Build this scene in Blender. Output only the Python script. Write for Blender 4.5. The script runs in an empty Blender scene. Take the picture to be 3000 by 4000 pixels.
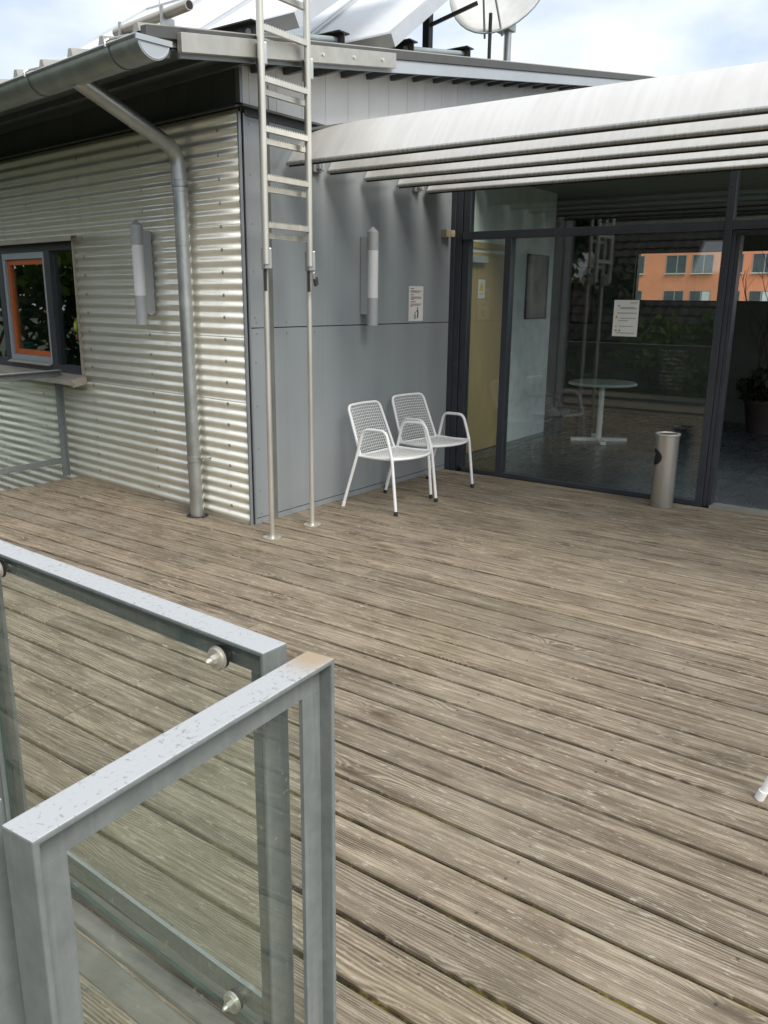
import bpy, bmesh, math, random
import numpy as np
from mathutils import Vector, Matrix
random.seed(7); RNG = np.random.default_rng(7)
PI = math.pi; R = math.radians
S = bpy.context.scene; COL = S.collection

# ------------------------------------------------------------------ camera
FPX = 3202.0
yaw, pitch, roll = -0.62527926, 0.25434707, -0.01011401
fw = Vector((math.sin(yaw)*math.cos(pitch), math.cos(yaw)*math.cos(pitch), -math.sin(pitch)))
rt = Vector((math.cos(yaw), -math.sin(yaw), 0)); dn = fw.cross(rt)
r2 = rt*math.cos(roll) + dn*math.sin(roll); d2 = -rt*math.sin(roll) + dn*math.cos(roll)
cam = bpy.data.cameras.new('camera'); co = bpy.data.objects.new('camera', cam); COL.objects.link(co)
m = Matrix.Identity(4)
for i in range(3):
    m[i][0] = r2[i]; m[i][1] = -d2[i]; m[i][2] = -fw[i]
m[0][3], m[1][3], m[2][3] = 4.18310, -4.15486, 1.62350
co.matrix_world = m
cam.sensor_fit = 'HORIZONTAL'; cam.sensor_width = 36; cam.lens = FPX/3000*36
cam.clip_start = 0.02; cam.clip_end = 1000
S.camera = co

# ------------------------------------------------------------------ world / sun
SUN = Vector((0.62, -0.22, 0.72)).normalized()
W = bpy.data.worlds.new('World'); S.world = W; W.use_nodes = True
nt = W.node_tree; nt.nodes.clear()
def N(t, ty, **k):
    n = t.nodes.new(ty)
    for a, b in k.items():
        if a in n.inputs: n.inputs[a].default_value = b
        else: setattr(n, a, b)
    return n
sky = N(nt, 'ShaderNodeTexSky', sky_type='NISHITA', sun_disc=False)
sky.sun_elevation = math.asin(SUN.z); sky.sun_rotation = math.atan2(SUN.x, SUN.y)
sky.air_density = 1.0; sky.dust_density = 2.0
tc = N(nt, 'ShaderNodeTexCoord'); mp = N(nt, 'ShaderNodeMapping'); mp.inputs['Scale'].default_value = (1.6, 1.6, 3.2)
no = N(nt, 'ShaderNodeTexNoise', Scale=1.7, Detail=6.0, Roughness=0.55)
cr = N(nt, 'ShaderNodeValToRGB'); cr.color_ramp.elements[0].position = 0.30; cr.color_ramp.elements[1].position = 0.62
cr.color_ramp.elements[0].color = (0.70, 0.70, 0.70, 1); cr.color_ramp.elements[1].color = (1, 1, 1, 1)
mx = N(nt, 'ShaderNodeMix', data_type='RGBA')
no2 = N(nt, 'ShaderNodeTexNoise', Scale=3.1, Detail=5.0, Roughness=0.5)
cr2 = N(nt, 'ShaderNodeValToRGB'); cr2.color_ramp.elements[0].position = 0.32; cr2.color_ramp.elements[1].position = 0.66
cr2.color_ramp.elements[0].color = (5.4, 6.3, 7.6, 1); cr2.color_ramp.elements[1].color = (9.8, 10.1, 10.5, 1)
bg = N(nt, 'ShaderNodeBackground', Strength=0.07); wo = N(nt, 'ShaderNodeOutputWorld')
L = nt.links.new
L(tc.outputs['Generated'], mp.inputs[0]); L(mp.outputs[0], no.inputs['Vector']); L(mp.outputs[0], no2.inputs['Vector'])
L(no.outputs[0], cr.inputs[0]); L(no2.outputs[0], cr2.inputs[0])
L(cr.outputs[0], mx.inputs[0]); L(sky.outputs[0], mx.inputs[6]); L(cr2.outputs[0], mx.inputs[7])
L(mx.outputs[2], bg.inputs[0]); L(bg.outputs[0], wo.inputs[0])
sl = bpy.data.lights.new('sun', 'SUN'); sl.energy = 1.5; sl.angle = R(26); sl.color = (1.0, 0.95, 0.87)
so = bpy.data.objects.new('sun', sl); COL.objects.link(so)
so.rotation_euler = (-SUN).to_track_quat('-Z', 'Y').to_euler(); so.location = (0, 0, 20)
S.view_settings.view_transform = 'Standard'; S.view_settings.look = 'None'
S.view_settings.exposure = 0.95; S.view_settings.gamma = 1.0; S.view_settings.use_curve_mapping = False
S.render.engine = 'CYCLES'
S.cycles.use_denoising = True
S.cycles.max_bounces = 10; S.cycles.transparent_max_bounces = 24; S.cycles.glossy_bounces = 5
S.cycles.caustics_reflective = False; S.cycles.caustics_refractive = False
S.cycles.sample_clamp_indirect = 6

# ------------------------------------------------------------------ materials
MATS = {}
def newmat(name):
    mt = bpy.data.materials.new(name); mt.use_nodes = True
    t = mt.node_tree; t.nodes.clear()
    out = t.nodes.new('ShaderNodeOutputMaterial'); MATS[name] = mt
    return mt, t, out
def ramp(t, src, stops):
    c = t.nodes.new('ShaderNodeValToRGB'); e = c.color_ramp.elements
    while len(e) < len(stops): e.new(0.5)
    for i, (p, col) in enumerate(stops):
        e[i].position = p
        e[i].color = tuple(col)+(1,) if not isinstance(col, (int, float)) else (col, col, col, 1)
    t.links.new(src, c.inputs[0]); return c.outputs[0]
def mixc(t, f, a, b, mode='MIX'):
    n = t.nodes.new('ShaderNodeMix'); n.data_type = 'RGBA'; n.blend_type = mode
    for i, v in ((0, f), (6, a), (7, b)):
        if hasattr(v, 'is_linked') or hasattr(v, 'links'): t.links.new(v, n.inputs[i])
        elif isinstance(v, (int, float)): n.inputs[i].default_value = v if i == 0 else (v, v, v, 1)
        else: n.inputs[i].default_value = tuple(v)+(1,)
    return n.outputs[2]
def mth(t, op, a, b=None, c=None):
    n = t.nodes.new('ShaderNodeMath'); n.operation = op
    for i, v in enumerate((a, b, c)):
        if v is None: continue
        if isinstance(v, (int, float)): n.inputs[i].default_value = v
        else: t.links.new(v, n.inputs[i])
    return n.outputs[0]
def coords(t, scale=(1, 1, 1), kind='Object', rnd=0.0, src=None):
    if src is None:
        src = t.nodes.new('ShaderNodeTexCoord').outputs[kind]
    if rnd:
        oi = t.nodes.new('ShaderNodeObjectInfo'); vm = t.nodes.new('ShaderNodeVectorMath'); vm.operation = 'MULTIPLY_ADD'
        t.links.new(oi.outputs['Random'], vm.inputs[0]); vm.inputs[1].default_value = (rnd, rnd*1.7, rnd*0.6)
        t.links.new(src, vm.inputs[2]); src = vm.outputs[0]
    mpn = t.nodes.new('ShaderNodeMapping'); mpn.inputs['Scale'].default_value = scale
    t.links.new(src, mpn.inputs[0]); return mpn.outputs[0]
def noise(t, vec, scale=1, detail=4, rough=0.55, dist=0):
    n = t.nodes.new('ShaderNodeTexNoise'); n.inputs['Scale'].default_value = scale
    n.inputs['Detail'].default_value = detail; n.inputs['Roughness'].default_value = rough; n.inputs['Distortion'].default_value = dist
    t.links.new(vec, n.inputs['Vector']); return n.outputs[0]
def bsdf(t, out, col=None, rough=0.5, metal=0.0, bump=None, bstr=0.2, bdist=0.01, spec=None, coat=0):
    b = t.nodes.new('ShaderNodeBsdfPrincipled')
    for k, v in (('Base Color', col), ('Roughness', rough), ('Metallic', metal), ('Specular IOR Level', spec), ('Coat Weight', coat)):
        if v is None: continue
        if isinstance(v, (int, float)): b.inputs[k].default_value = v
        elif isinstance(v, tuple): b.inputs[k].default_value = v+(1,)
        else: t.links.new(v, b.inputs[k])
    if bump is not None:
        bn = t.nodes.new('ShaderNodeBump'); bn.inputs['Strength'].default_value = bstr; bn.inputs['Distance'].default_value = bdist
        t.links.new(bump, bn.inputs['Height']); t.links.new(bn.outputs[0], b.inputs['Normal'])
    t.links.new(b.outputs[0], out.inputs[0]); return b
def simple(name, col, rough=0.5, metal=0.0, var=0.12, vs=6.0, bstr=0.05, scale=(1, 1, 1), spec=None, bdist=0.004):
    mt, t, out = newmat(name)
    v = coords(t, scale, rnd=3.1); n = noise(t, v, vs, 5)
    c = mixc(t, ramp(t, n, [(0.3, 0.0), (0.7, 1.0)]), tuple(x*(1-var) for x in col), tuple(min(1, x*(1+var)) for x in col))
    rr = mth(t, 'ADD', mth(t, 'MULTIPLY', n, 0.16), rough-0.08)
    bsdf(t, out, c, rr, metal, n, bstr, bdist, spec)
    return mt
def glass(name, tint, r0, rough=0.0, dirt=0.0):
    mt, t, out = newmat(name)
    lw = t.nodes.new('ShaderNodeLayerWeight'); lw.inputs[0].default_value = 0.5
    f = mth(t, 'ADD', mth(t, 'MULTIPLY', mth(t, 'POWER', lw.outputs['Facing'], 5.0), 1-r0), r0)
    tr = t.nodes.new('ShaderNodeBsdfTransparent'); tr.inputs[0].default_value = tuple(tint)+(1,)
    gl = t.nodes.new('ShaderNodeBsdfGlossy'); gl.inputs['Roughness'].default_value = rough; gl.inputs['Color'].default_value = (1, 1, 1, 1)
    ms = t.nodes.new('ShaderNodeMixShader')
    t.links.new(f, ms.inputs[0]); t.links.new(tr.outputs[0], ms.inputs[1]); t.links.new(gl.outputs[0], ms.inputs[2])
    last = ms.outputs[0]
    if dirt:
        df = t.nodes.new('ShaderNodeBsdfDiffuse'); df.inputs[0].default_value = (0.55, 0.6, 0.52, 1)
        n0 = noise(t, coords(t, (1, 1, 0.6), 'Object'), 2.3, 6, 0.6); ns = noise(t, coords(t, (1, 1, 1), 'Object'), 70.0, 2, 0.5)
        n = mth(t, 'ADD', n0, mth(t, 'MULTIPLY', ramp(t, ns, [(0.66, 0.0), (0.74, 1.0)]), 1.6))
        m2 = t.nodes.new('ShaderNodeMixShader')
        t.links.new(mth(t, 'MULTIPLY', mth(t, 'MULTIPLY', mth(t, 'POWER', n, 1.5), 2.2), dirt), m2.inputs[0])
        t.links.new(last, m2.inputs[1]); t.links.new(df.outputs[0], m2.inputs[2]); last = m2.outputs[0]
    t.links.new(last, out.inputs[0]); return mt

# weathered deck wood: grain follows the plank (x), knots bend it
def wood_mat():
    mt, t, out = newmat('deck_wood')
    base = coords(t, (1, 1, 1), rnd=37.0)
    vk = t.nodes.new('ShaderNodeTexVoronoi'); vk.inputs['Scale'].default_value = 1.0
    t.links.new(coords(t, (1.6, 5.6, 1.0), src=base), vk.inputs['Vector'])
    dk = vk.outputs['Distance']
    knot = mth(t, 'POWER', mth(t, 'MAXIMUM', mth(t, 'SUBTRACT', 1.0, mth(t, 'MULTIPLY', dk, 2.1)), 0.0), 2.0)
    wob = noise(t, coords(t, (0.9, 5.5, 1), src=base), 1.0, 3, 0.5)
    sp = t.nodes.new('ShaderNodeSeparateXYZ'); t.links.new(base, sp.inputs[0])
    oj = t.nodes.new('ShaderNodeObjectInfo'); r1 = mth(t, 'FRACT', mth(t, 'MULTIPLY', oj.outputs['Random'], 7.31)); r2_ = mth(t, 'FRACT', mth(t, 'MULTIPLY', oj.outputs['Random'], 13.7))
    wob = mth(t, 'MULTIPLY', wob, mth(t, 'ADD', 0.25, r2_)); knot2 = mth(t, 'MULTIPLY', knot, mth(t, 'ADD', 0.3, r1))
    ph = mth(t, 'ADD', mth(t, 'MULTIPLY', sp.outputs['Y'], mth(t, 'ADD', 520.0, mth(t, 'MULTIPLY', r1, 380.0))), mth(t, 'ADD', mth(t, 'MULTIPLY', wob, 90.0), mth(t, 'MULTIPLY', knot2, 60.0)))
    sn = mth(t, 'ADD', mth(t, 'MULTIPLY', mth(t, 'SINE', ph), 0.5), 0.5)
    vis = ramp(t, noise(t, coords(t, (0.8, 7.0, 1), src=base), 1.3, 3), [(0.38, 0.10), (0.64, 0.9)])
    grain = mth(t, 'MULTIPLY', mth(t, 'POWER', sn, 2.2), vis)
    streak = noise(t, coords(t, (2.4, 46.0, 1), src=base), 1.0, 6, 0.7)
    blotch = noise(t, coords(t, (3.5, 8.0, 1), src=base), 1.0, 5, 0.62)
    c = ramp(t, streak, [(0.36, (0.088, 0.064, 0.046)), (0.50, (0.182, 0.142, 0.105)), (0.64, (0.345, 0.285, 0.220))])
    gd = mth(t, 'MULTIPLY', mth(t, 'POWER', mth(t, 'SUBTRACT', 1.0, sn), 3.0), vis)
    c = mixc(t, mth(t, 'MULTIPLY', grain, 0.62), c, (0.47, 0.405, 0.325))
    c = mixc(t, mth(t, 'MULTIPLY', gd, 0.55), c, (0.085, 0.063, 0.047))
    c = mixc(t, ramp(t, blotch, [(0.53, 0.0), (0.68, 0.62)]), c, (0.090, 0.067, 0.049))
    # silvered, worn-off flecks
    fl = noise(t, coords(t, (17.0, 95.0, 1), src=base), 1.0, 3, 0.7)
    c = mixc(t, ramp(t, fl, [(0.585, 0.0), (0.70, 0.8)]), c, (0.47, 0.43, 0.37))
    c = mixc(t, ramp(t, knot, [(0.50, 0.0), (0.80, 0.8)]), c, (0.080, 0.058, 0.042))
    # place-wide tone: greyer / greener drifts over the whole deck
    geo = t.nodes.new('ShaderNodeNewGeometry')
    wv = coords(t, (0.55, 0.8, 1), src=geo.outputs['Position'])
    w1 = noise(t, wv, 1.1, 4, 0.6)
    c = mixc(t, ramp(t, w1, [(0.50, 0.0), (0.78, 0.34)]), c, (0.165, 0.140, 0.075))
    w2 = noise(t, coords(t, (0.9, 1.3, 1), src=geo.outputs['Position']), 2.3, 4, 0.6)
    c = mixc(t, ramp(t, w2, [(0.42, 0.0), (0.75, 0.32)]), c, (0.40, 0.345, 0.275))
    oi = t.nodes.new('ShaderNodeObjectInfo')
    c = mixc(t, 1.0, c, ramp(t, oi.outputs['Random'], [(0.0, (0.99, 1.0, 0.955)), (0.5, (1.09, 1.10, 1.04)), (1.0, (1.20, 1.19, 1.10))]), 'MULTIPLY')
    hgt = mth(t, 'ADD', mth(t, 'MULTIPLY', grain, 0.6), mth(t, 'MULTIPLY', streak, 0.8))
    bsdf(t, out, c, 0.82, 0, hgt, 0.7, 0.005, 0.25)
    return mt
wood_mat()
def moss_mat():
    mt, t, out = newmat('gap_moss')
    v = coords(t, (1, 1, 1), 'Object')
    n1 = noise(t, v, 3.0, 4); n2 = noise(t, v, 38.0, 4, 0.7)
    s = mth(t, 'ADD', mth(t, 'MULTIPLY', n1, 0.6), mth(t, 'MULTIPLY', n2, 0.5))
    c = ramp(t, s, [(0.46, (0.022, 0.018, 0.012)), (0.57, (0.055, 0.045, 0.016)), (0.66, (0.15, 0.115, 0.012)), (0.76, (0.26, 0.22, 0.02))])
    bsdf(t, out, c, 0.95, 0, n2, 0.8, 0.01, 0.1)
moss_mat()
def galv_mat():
    mt, t, out = newmat('galvanised_rail')
    v = coords(t, (1, 1, 1)); n = noise(t, v, 24.0, 6, 0.62)
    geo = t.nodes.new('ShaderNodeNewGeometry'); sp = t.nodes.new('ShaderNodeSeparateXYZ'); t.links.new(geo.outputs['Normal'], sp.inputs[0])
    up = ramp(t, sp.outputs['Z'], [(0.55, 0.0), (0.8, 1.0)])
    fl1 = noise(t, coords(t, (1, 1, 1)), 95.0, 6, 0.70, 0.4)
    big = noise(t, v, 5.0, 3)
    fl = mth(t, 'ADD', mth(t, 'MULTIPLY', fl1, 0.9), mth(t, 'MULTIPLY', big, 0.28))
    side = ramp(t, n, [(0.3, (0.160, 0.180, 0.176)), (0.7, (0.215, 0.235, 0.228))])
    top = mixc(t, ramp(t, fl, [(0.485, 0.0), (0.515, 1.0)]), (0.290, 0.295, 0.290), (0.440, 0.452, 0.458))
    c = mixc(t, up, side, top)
    # streaks running down
    stv = noise(t, coords(t, (60, 60, 3)), 1.0, 4); c = mixc(t, mth(t, 'MULTIPLY', ramp(t, stv, [(0.52, 0.0), (0.8, 0.45)]), mth(t, 'SUBTRACT', 1.0, up)), c, (0.30, 0.305, 0.295))
    # the rusty end of the free-standing panel (object space spot)
    vm = t.nodes.new('ShaderNodeVectorMath'); vm.operation = 'DISTANCE'
    t.links.new(geo.outputs['Position'], vm.inputs[0]); vm.inputs[1].default_value = (3.285, -3.125, 1.0)
    dd = mth(t, 'ADD', vm.outputs['Value'], mth(t, 'MULTIPLY', n, 0.05))
    c = mixc(t, mth(t, 'MULTIPLY', ramp(t, dd, [(0.045, 0.85), (0.105, 0.0)]), up), c, (0.37, 0.275, 0.165))
    bsdf(t, out, c, 0.62, 0.0, fl, 0.25, 0.002, 0.35)
galv_mat()
def corr_mat():
    mt, t, out = newmat('corrugated_metal')
    n = noise(t, coords(t, (0.6, 1, 3)), 3.0, 5); n2 = noise(t, coords(t, (1, 1, 1)), 60, 3)
    st = noise(t, coords(t, (9, 9, 0.5)), 1.0, 4)
    c = ramp(t, n, [(0.3, (0.79, 0.77, 0.66)), (0.7, (0.89, 0.87, 0.77))])
    c = mixc(t, ramp(t, st, [(0.5, 0.0), (0.8, 0.3)]), c, (0.60, 0.565, 0.48))
    bsdf(t, out, c, mth(t, 'ADD', 0.28, mth(t, 'MULTIPLY', n, 0.12)), 0.55, noise(t, coords(t, (0.7, 1, 1.6)), 2.2, 4), 0.18, 0.03)
corr_mat()
simple('zinc', (0.46, 0.475, 0.46), 0.40, 0.85, 0.12, 9, 0.04)
simple('stainless', (0.66, 0.635, 0.56), 0.36, 0.65, 0.10, 12, 0.02, (1, 1, 0.2))
simple('stainless_brushed', (0.56, 0.54, 0.50), 0.30, 0.85, 0.06, 30, 0.03, (1, 1, 0.05))
simple('aluminium_plate', (0.52, 0.50, 0.44), 0.48, 0.8, 0.10, 10, 0.05)
mt, t, out = newmat('grey_panel')
n = noise(t, coords(t, (1, 1, 1)), 1.6, 5); st = noise(t, coords(t, (1, 14, 0.35)), 1.0, 5, 0.6); sk = noise(t, coords(t, (1, 1, 1)), 55.0, 3, 0.6)
c = ramp(t, n, [(0.3, (0.258, 0.282, 0.292)), (0.7, (0.290, 0.314, 0.324))])
c = mixc(t, ramp(t, st, [(0.50, 0.0), (0.75, 0.28)]), c, (0.33, 0.345, 0.345))
c = mixc(t, ramp(t, st, [(0.25, 0.22), (0.42, 0.0)]), c, (0.165, 0.185, 0.195))
c = mixc(t, ramp(t, sk, [(0.70, 0.0), (0.76, 0.6)]), c, (0.42, 0.43, 0.42))
bsdf(t, out, c, mth(t, 'ADD', 0.28, mth(t, 'MULTIPLY', n, 0.16)), 0, n, 0.06, 0.02, 0.55)
simple('panel_trim', (0.30, 0.32, 0.34), 0.4, 0.4, 0.05)
simple('anthracite', (0.050, 0.057, 0.068), 0.38, 0.2, 0.10, 5)
simple('weathered_strip', (0.19, 0.18, 0.15), 0.7, 0.1, 0.3, 7, 0.2)
simple('dark_joint', (0.02, 0.02, 0.02), 0.8)
simple('board_paint', (0.88, 0.86, 0.83), 0.6, 0.0, 0.07, 3, 0.05, (1, 1, 0.4))
simple('dark_board', (0.105, 0.115, 0.105), 0.6, 0.0, 0.12, 3, 0.05, (1, 1, 0.4))
simple('soffit_metal', (0.085, 0.097, 0.10), 0.5, 0.3, 0.10, 3)
simple('roof_edge', (0.105, 0.105, 0.098), 0.55, 0.3, 0.12, 6)
simple('fascia_paint', (0.42, 0.46, 0.49), 0.5, 0.0, 0.06, 3)
simple('roof_sheet', (0.45, 0.43, 0.38), 0.45, 0.6, 0.12, 5)
simple('white_coat', (0.89, 0.89, 0.87), 0.32, 0.0, 0.04, 10, 0.02, spec=0.5)
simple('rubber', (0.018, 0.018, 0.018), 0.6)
simple('lamp_metal', (0.40, 0.42, 0.42), 0.45, 0.1, 0.05, 12)
simple('lamp_diffuser', (0.74, 0.75, 0.75), 0.35, 0.0, 0.02)
simple('cream_plastic', (0.50, 0.44, 0.31), 0.5, 0.0, 0.05)
simple('paper', (0.72, 0.72, 0.68), 0.7, 0.0, 0.04, 8)
simple('ink', (0.03, 0.03, 0.05), 0.7)
simple('ink_red', (0.30, 0.10, 0.09), 0.7)
simple('ink_grey', (0.30, 0.30, 0.32), 0.7)
simple('sign_yellow', (0.75, 0.42, 0.04), 0.6)
simple('beam_steel', (0.060, 0.060, 0.055), 0.6, 0.3, 0.25, 8)
simple('pipe_paint', (0.33, 0.38, 0.38), 0.5, 0.2, 0.12, 8)
simple('black_paint', (0.02, 0.02, 0.024), 0.5)
simple('dish_white', (0.74, 0.74, 0.72), 0.45)
simple('collector_frame', (0.62, 0.63, 0.63), 0.4, 0.6, 0.05)
simple('orange_wood', (0.52, 0.125, 0.030), 0.45, 0.0, 0.12, 5)
simple('sash_grey', (0.36, 0.42, 0.45), 0.4, 0.1, 0.05)
simple('window_dark', (0.055, 0.060, 0.068), 0.4, 0.2, 0.08)
simple('sill_metal', (0.52, 0.47, 0.40), 0.45, 0.5, 0.08, 5)
simple('ash_grit', (0.06, 0.055, 0.05), 0.9, 0, 0.3, 60)
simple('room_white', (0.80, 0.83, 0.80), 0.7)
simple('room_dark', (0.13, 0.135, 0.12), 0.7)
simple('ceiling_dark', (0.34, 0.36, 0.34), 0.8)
simple('beech', (0.42, 0.30, 0.13), 0.5, 0, 0.1, 4, 0.03, (6, 6, 0.6))
simple('table_top', (0.60, 0.62, 0.60), 0.3)
simple('terracotta', (0.07, 0.05, 0.045), 0.7)
simple('bark', (0.085, 0.062, 0.045), 0.9, 0, 0.3, 14, 0.5)
simple('render_orange', (0.80, 0.30, 0.155), 0.85, 0, 0.06, 0.6)
simple('pane_far', (0.07, 0.085, 0.085), 0.3, spec=0.3)
simple('frame_far', (0.30, 0.30, 0.28), 0.6)
simple('blind_far', (0.62, 0.64, 0.62), 0.6)
simple('roof_tile', (0.060, 0.050, 0.046), 0.75, 0, 0.35, 3)
simple('house_wall', (0.30, 0.28, 0.25), 0.85)
simple('picture_art', (0.22, 0.17, 0.13), 0.6, 0, 0.6, 3.0)
simple('toy_yellow', (0.60, 0.62, 0.06), 0.5)
simple('toy_orange', (0.75, 0.16, 0.04), 0.5)
simple('toy_green', (0.20, 0.55, 0.42), 0.5)
simple('ground_mat', (0.075, 0.085, 0.045), 0.95, 0, 0.3, 0.7)
def louvre_mat():
    mt, t, out = newmat('louvre_metal')
    n = noise(t, coords(t, (22, 2.0, 2.0)), 1.0, 5, 0.55); n2 = noise(t, coords(t, (3, 3, 3)), 1.0, 4); n3 = noise(t, coords(t, (1, 1, 1)), 180.0, 2)
    c = ramp(t, n, [(0.30, (0.66, 0.645, 0.61)), (0.6, (0.73, 0.715, 0.68))])
    c = mixc(t, ramp(t, n2, [(0.5, 0.0), (0.8, 0.25)]), c, (0.56, 0.55, 0.52))
    c = mixc(t, ramp(t, n3, [(0.62, 0.0), (0.72, 0.16)]), c, (0.42, 0.41, 0.38))
    bsdf(t, out, c, 0.42, 0.25, n3, 0.05, 0.001)
louvre_mat()
def lip_mat():
    mt, t, out = newmat('louvre_lip')
    n = noise(t, coords(t, (55, 4, 4)), 1.0, 4)
    bsdf(t, out, ramp(t, n, [(0.38, (0.33, 0.33, 0.31)), (0.62, (0.50, 0.50, 0.47))]), 0.38, 0.5, n, 0.05, 0.001)
lip_mat()
def floor_mat():
    mt, t, out = newmat('room_floor_mat')
    n = noise(t, coords(t, (1, 1, 1)), 3.0, 5); n2 = noise(t, coords(t, (6, 1.2, 1)), 2.0, 4)
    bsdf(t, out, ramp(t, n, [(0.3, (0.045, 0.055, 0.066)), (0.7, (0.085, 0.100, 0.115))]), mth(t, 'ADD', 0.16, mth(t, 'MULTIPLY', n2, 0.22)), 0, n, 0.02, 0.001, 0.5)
floor_mat()
def leaf_mat(name, a, b):
    mt, t, out = newmat(name)
    n = noise(t, coords(t, (1, 1, 1)), 1.4, 3); n2 = noise(t, coords(t, (1, 1, 1)), 14.0, 2)
    s = mth(t, 'ADD', mth(t, 'MULTIPLY', n, 0.5), mth(t, 'MULTIPLY', n2, 0.5))
    c = ramp(t, s, [(0.35, a), (0.65, b)])
    bs = bsdf(t, out, c, 0.55, 0, spec=0.3)
    tl = t.nodes.new('ShaderNodeBsdfTranslucent'); t.links.new(c, tl.inputs[0])
    ms = t.nodes.new('ShaderNodeMixShader'); ms.inputs[0].default_value = 0.3
    t.links.new(bs.outputs[0], ms.inputs[1]); t.links.new(tl.outputs[0], ms.inputs[2]); t.links.new(ms.outputs[0], out.inputs[0])
leaf_mat('leaf_green', (0.065, 0.115, 0.020), (0.17, 0.26, 0.045))
leaf_mat('leaf_dark', (0.020, 0.045, 0.015), (0.050, 0.095, 0.028))
leaf_mat('leaf_dry', (0.030, 0.035, 0.015), (0.07, 0.075, 0.03))
glass('facade_glass', (0.90, 0.945, 0.93), 0.062)
glass('window_glass', (0.78, 0.86, 0.83), 0.11)
glass('railing_glass', (0.955, 0.985, 0.97), 0.04, 0.0, 0.022)
glass('collector_glass', (0.75, 0.78, 0.78), 0.10)
def edge_glass():
    mt, t, out = newmat('glass_edge')
    n = noise(t, coords(t, (1, 1, 1)), 8.0, 3)
    bsdf(t, out, ramp(t, n, [(0.3, (0.04, 0.085, 0.072)), (0.7, (0.09, 0.16, 0.14))]), 0.2, 0)
edge_glass()
simple('collector_face', (0.78, 0.80, 0.82), 0.22, 0.0, 0.05, spec=0.8)

# ------------------------------------------------------------------ mesh helpers
class MB:
    def __init__(s): s.v = []; s.f = []; s.sm = []
    def add(s, v, f, smooth=False):
        o = len(s.v); s.v += [tuple(p) for p in v]; s.f += [tuple(i+o for i in q) for q in f]; s.sm += [smooth]*len(f); return s
    def box(s, x0, x1, y0, y1, z0, z1):
        v = [(x, y, z) for x in (x0, x1) for y in (y0, y1) for z in (z0, z1)]
        return s.add(v, [(0, 1, 3, 2), (4, 6, 7, 5), (0, 4, 5, 1), (2, 3, 7, 6), (0, 2, 6, 4), (1, 5, 7, 3)])
    def obox(s, c, ax, ay, az):   # centre and half axes
        c, ax, ay, az = map(Vector, (c, ax, ay, az))
        v = [c+ax*i+ay*j+az*k for i in (-1, 1) for j in (-1, 1) for k in (-1, 1)]
        return s.add(v, [(0, 1, 3, 2), (4, 6, 7, 5), (0, 4, 5, 1), (2, 3, 7, 6), (0, 2, 6, 4), (1, 5, 7, 3)])
    def bar(s, a, b, w, h, up=(0, 0, 1)):
        a, b = Vector(a), Vector(b); d = (b-a); sd = d.cross(Vector(up)).normalized(); u = sd.cross(d).normalized()
        return s.obox((a+b)/2, d/2, sd*w/2, u*h/2)
    def prism(s, poly, ax, t0, t1):   # 2D polygon extruded along axis ax (0,1,2)
        def P(p, t):
            q = list(p); q.insert(ax, t); return q
        n = len(poly); v = [P(p, t0) for p in poly]+[P(p, t1) for p in poly]
        f = [(i, (i+1) % n, n+(i+1) % n, n+i) for i in range(n)]+[tuple(range(n))[::-1], tuple(range(n, 2*n))]
        return s.add(v, f)
    def tube(s, pts, r, n=8, closed=False, caps=True):
        pts = [Vector(p) for p in pts]; m = len(pts)
        rs = r if isinstance(r, (list, tuple)) else [r]*m
        rings = []; prev = None
        for i, p in enumerate(pts):
            if closed: d = pts[(i+1) % m]-pts[i-1]
            else: d = pts[min(i+1, m-1)]-pts[max(i-1, 0)]
            d.normalize()
            if prev is None:
                a = Vector((0, 0, 1)) if abs(d.z) < 0.9 else Vector((1, 0, 0)); u = (a-d*a.dot(d)).normalized()
            else: u = (prev-d*prev.dot(d)).normalized()
            prev = u; w = d.cross(u)
            rings.append([p+(u*math.cos(2*PI*k/n)+w*math.sin(2*PI*k/n))*rs[i] for k in range(n)])
        v = [q for g in rings for q in g]; f = []
        for i in range(m if closed else m-1):
            for k in range(n):
                a, b = i*n+k, i*n+(k+1) % n; c = ((i+1) % m)*n
                f.append((a, b, c+(k+1) % n, c+k))
        s.add(v, f, True)
        if caps and not closed:
            o = len(s.v)-m*n
            s.f += [tuple(o+k for k in range(n))[::-1], tuple(o+(m-1)*n+k for k in range(n))]; s.sm += [False, False]
        return s
    def lathe(s, prof, c=(0, 0, 0), n=32, smooth=True):
        v = []; f = []; c = Vector(c)
        for r, z in prof:
            for k in range(n): v.append(c+Vector((r*math.cos(2*PI*k/n), r*math.sin(2*PI*k/n), z)))
        for i in range(len(prof)-1):
            for k in range(n): f.append((i*n+k, i*n+(k+1) % n, (i+1)*n+(k+1) % n, (i+1)*n+k))
        return s.add(v, f, smooth)
    def cyl(s, a, b, r, n=16): return s.tube([a, b], r, n)
    def sheet(s, grid, smooth=True):   # grid[i][j] points
        ni, nj = len(grid), len(grid[0]); v = [p for g in grid for p in g]
        return s.add(v, [(i*nj+j, i*nj+j+1, (i+1)*nj+j+1, (i+1)*nj+j) for i in range(ni-1) for j in range(nj-1)], smooth)
    def mesh(s, name, mat):
        me = bpy.data.meshes.new(name); me.from_pydata([tuple(p) for p in s.v], [], s.f); me.validate()
        if len(me.polygons) == len(s.sm): me.polygons.foreach_set('use_smooth', s.sm)
        me.materials.append(MATS[mat]); me.update()
        if any(s.sm): me.set_sharp_from_angle(angle=R(38))
        return me
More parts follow.
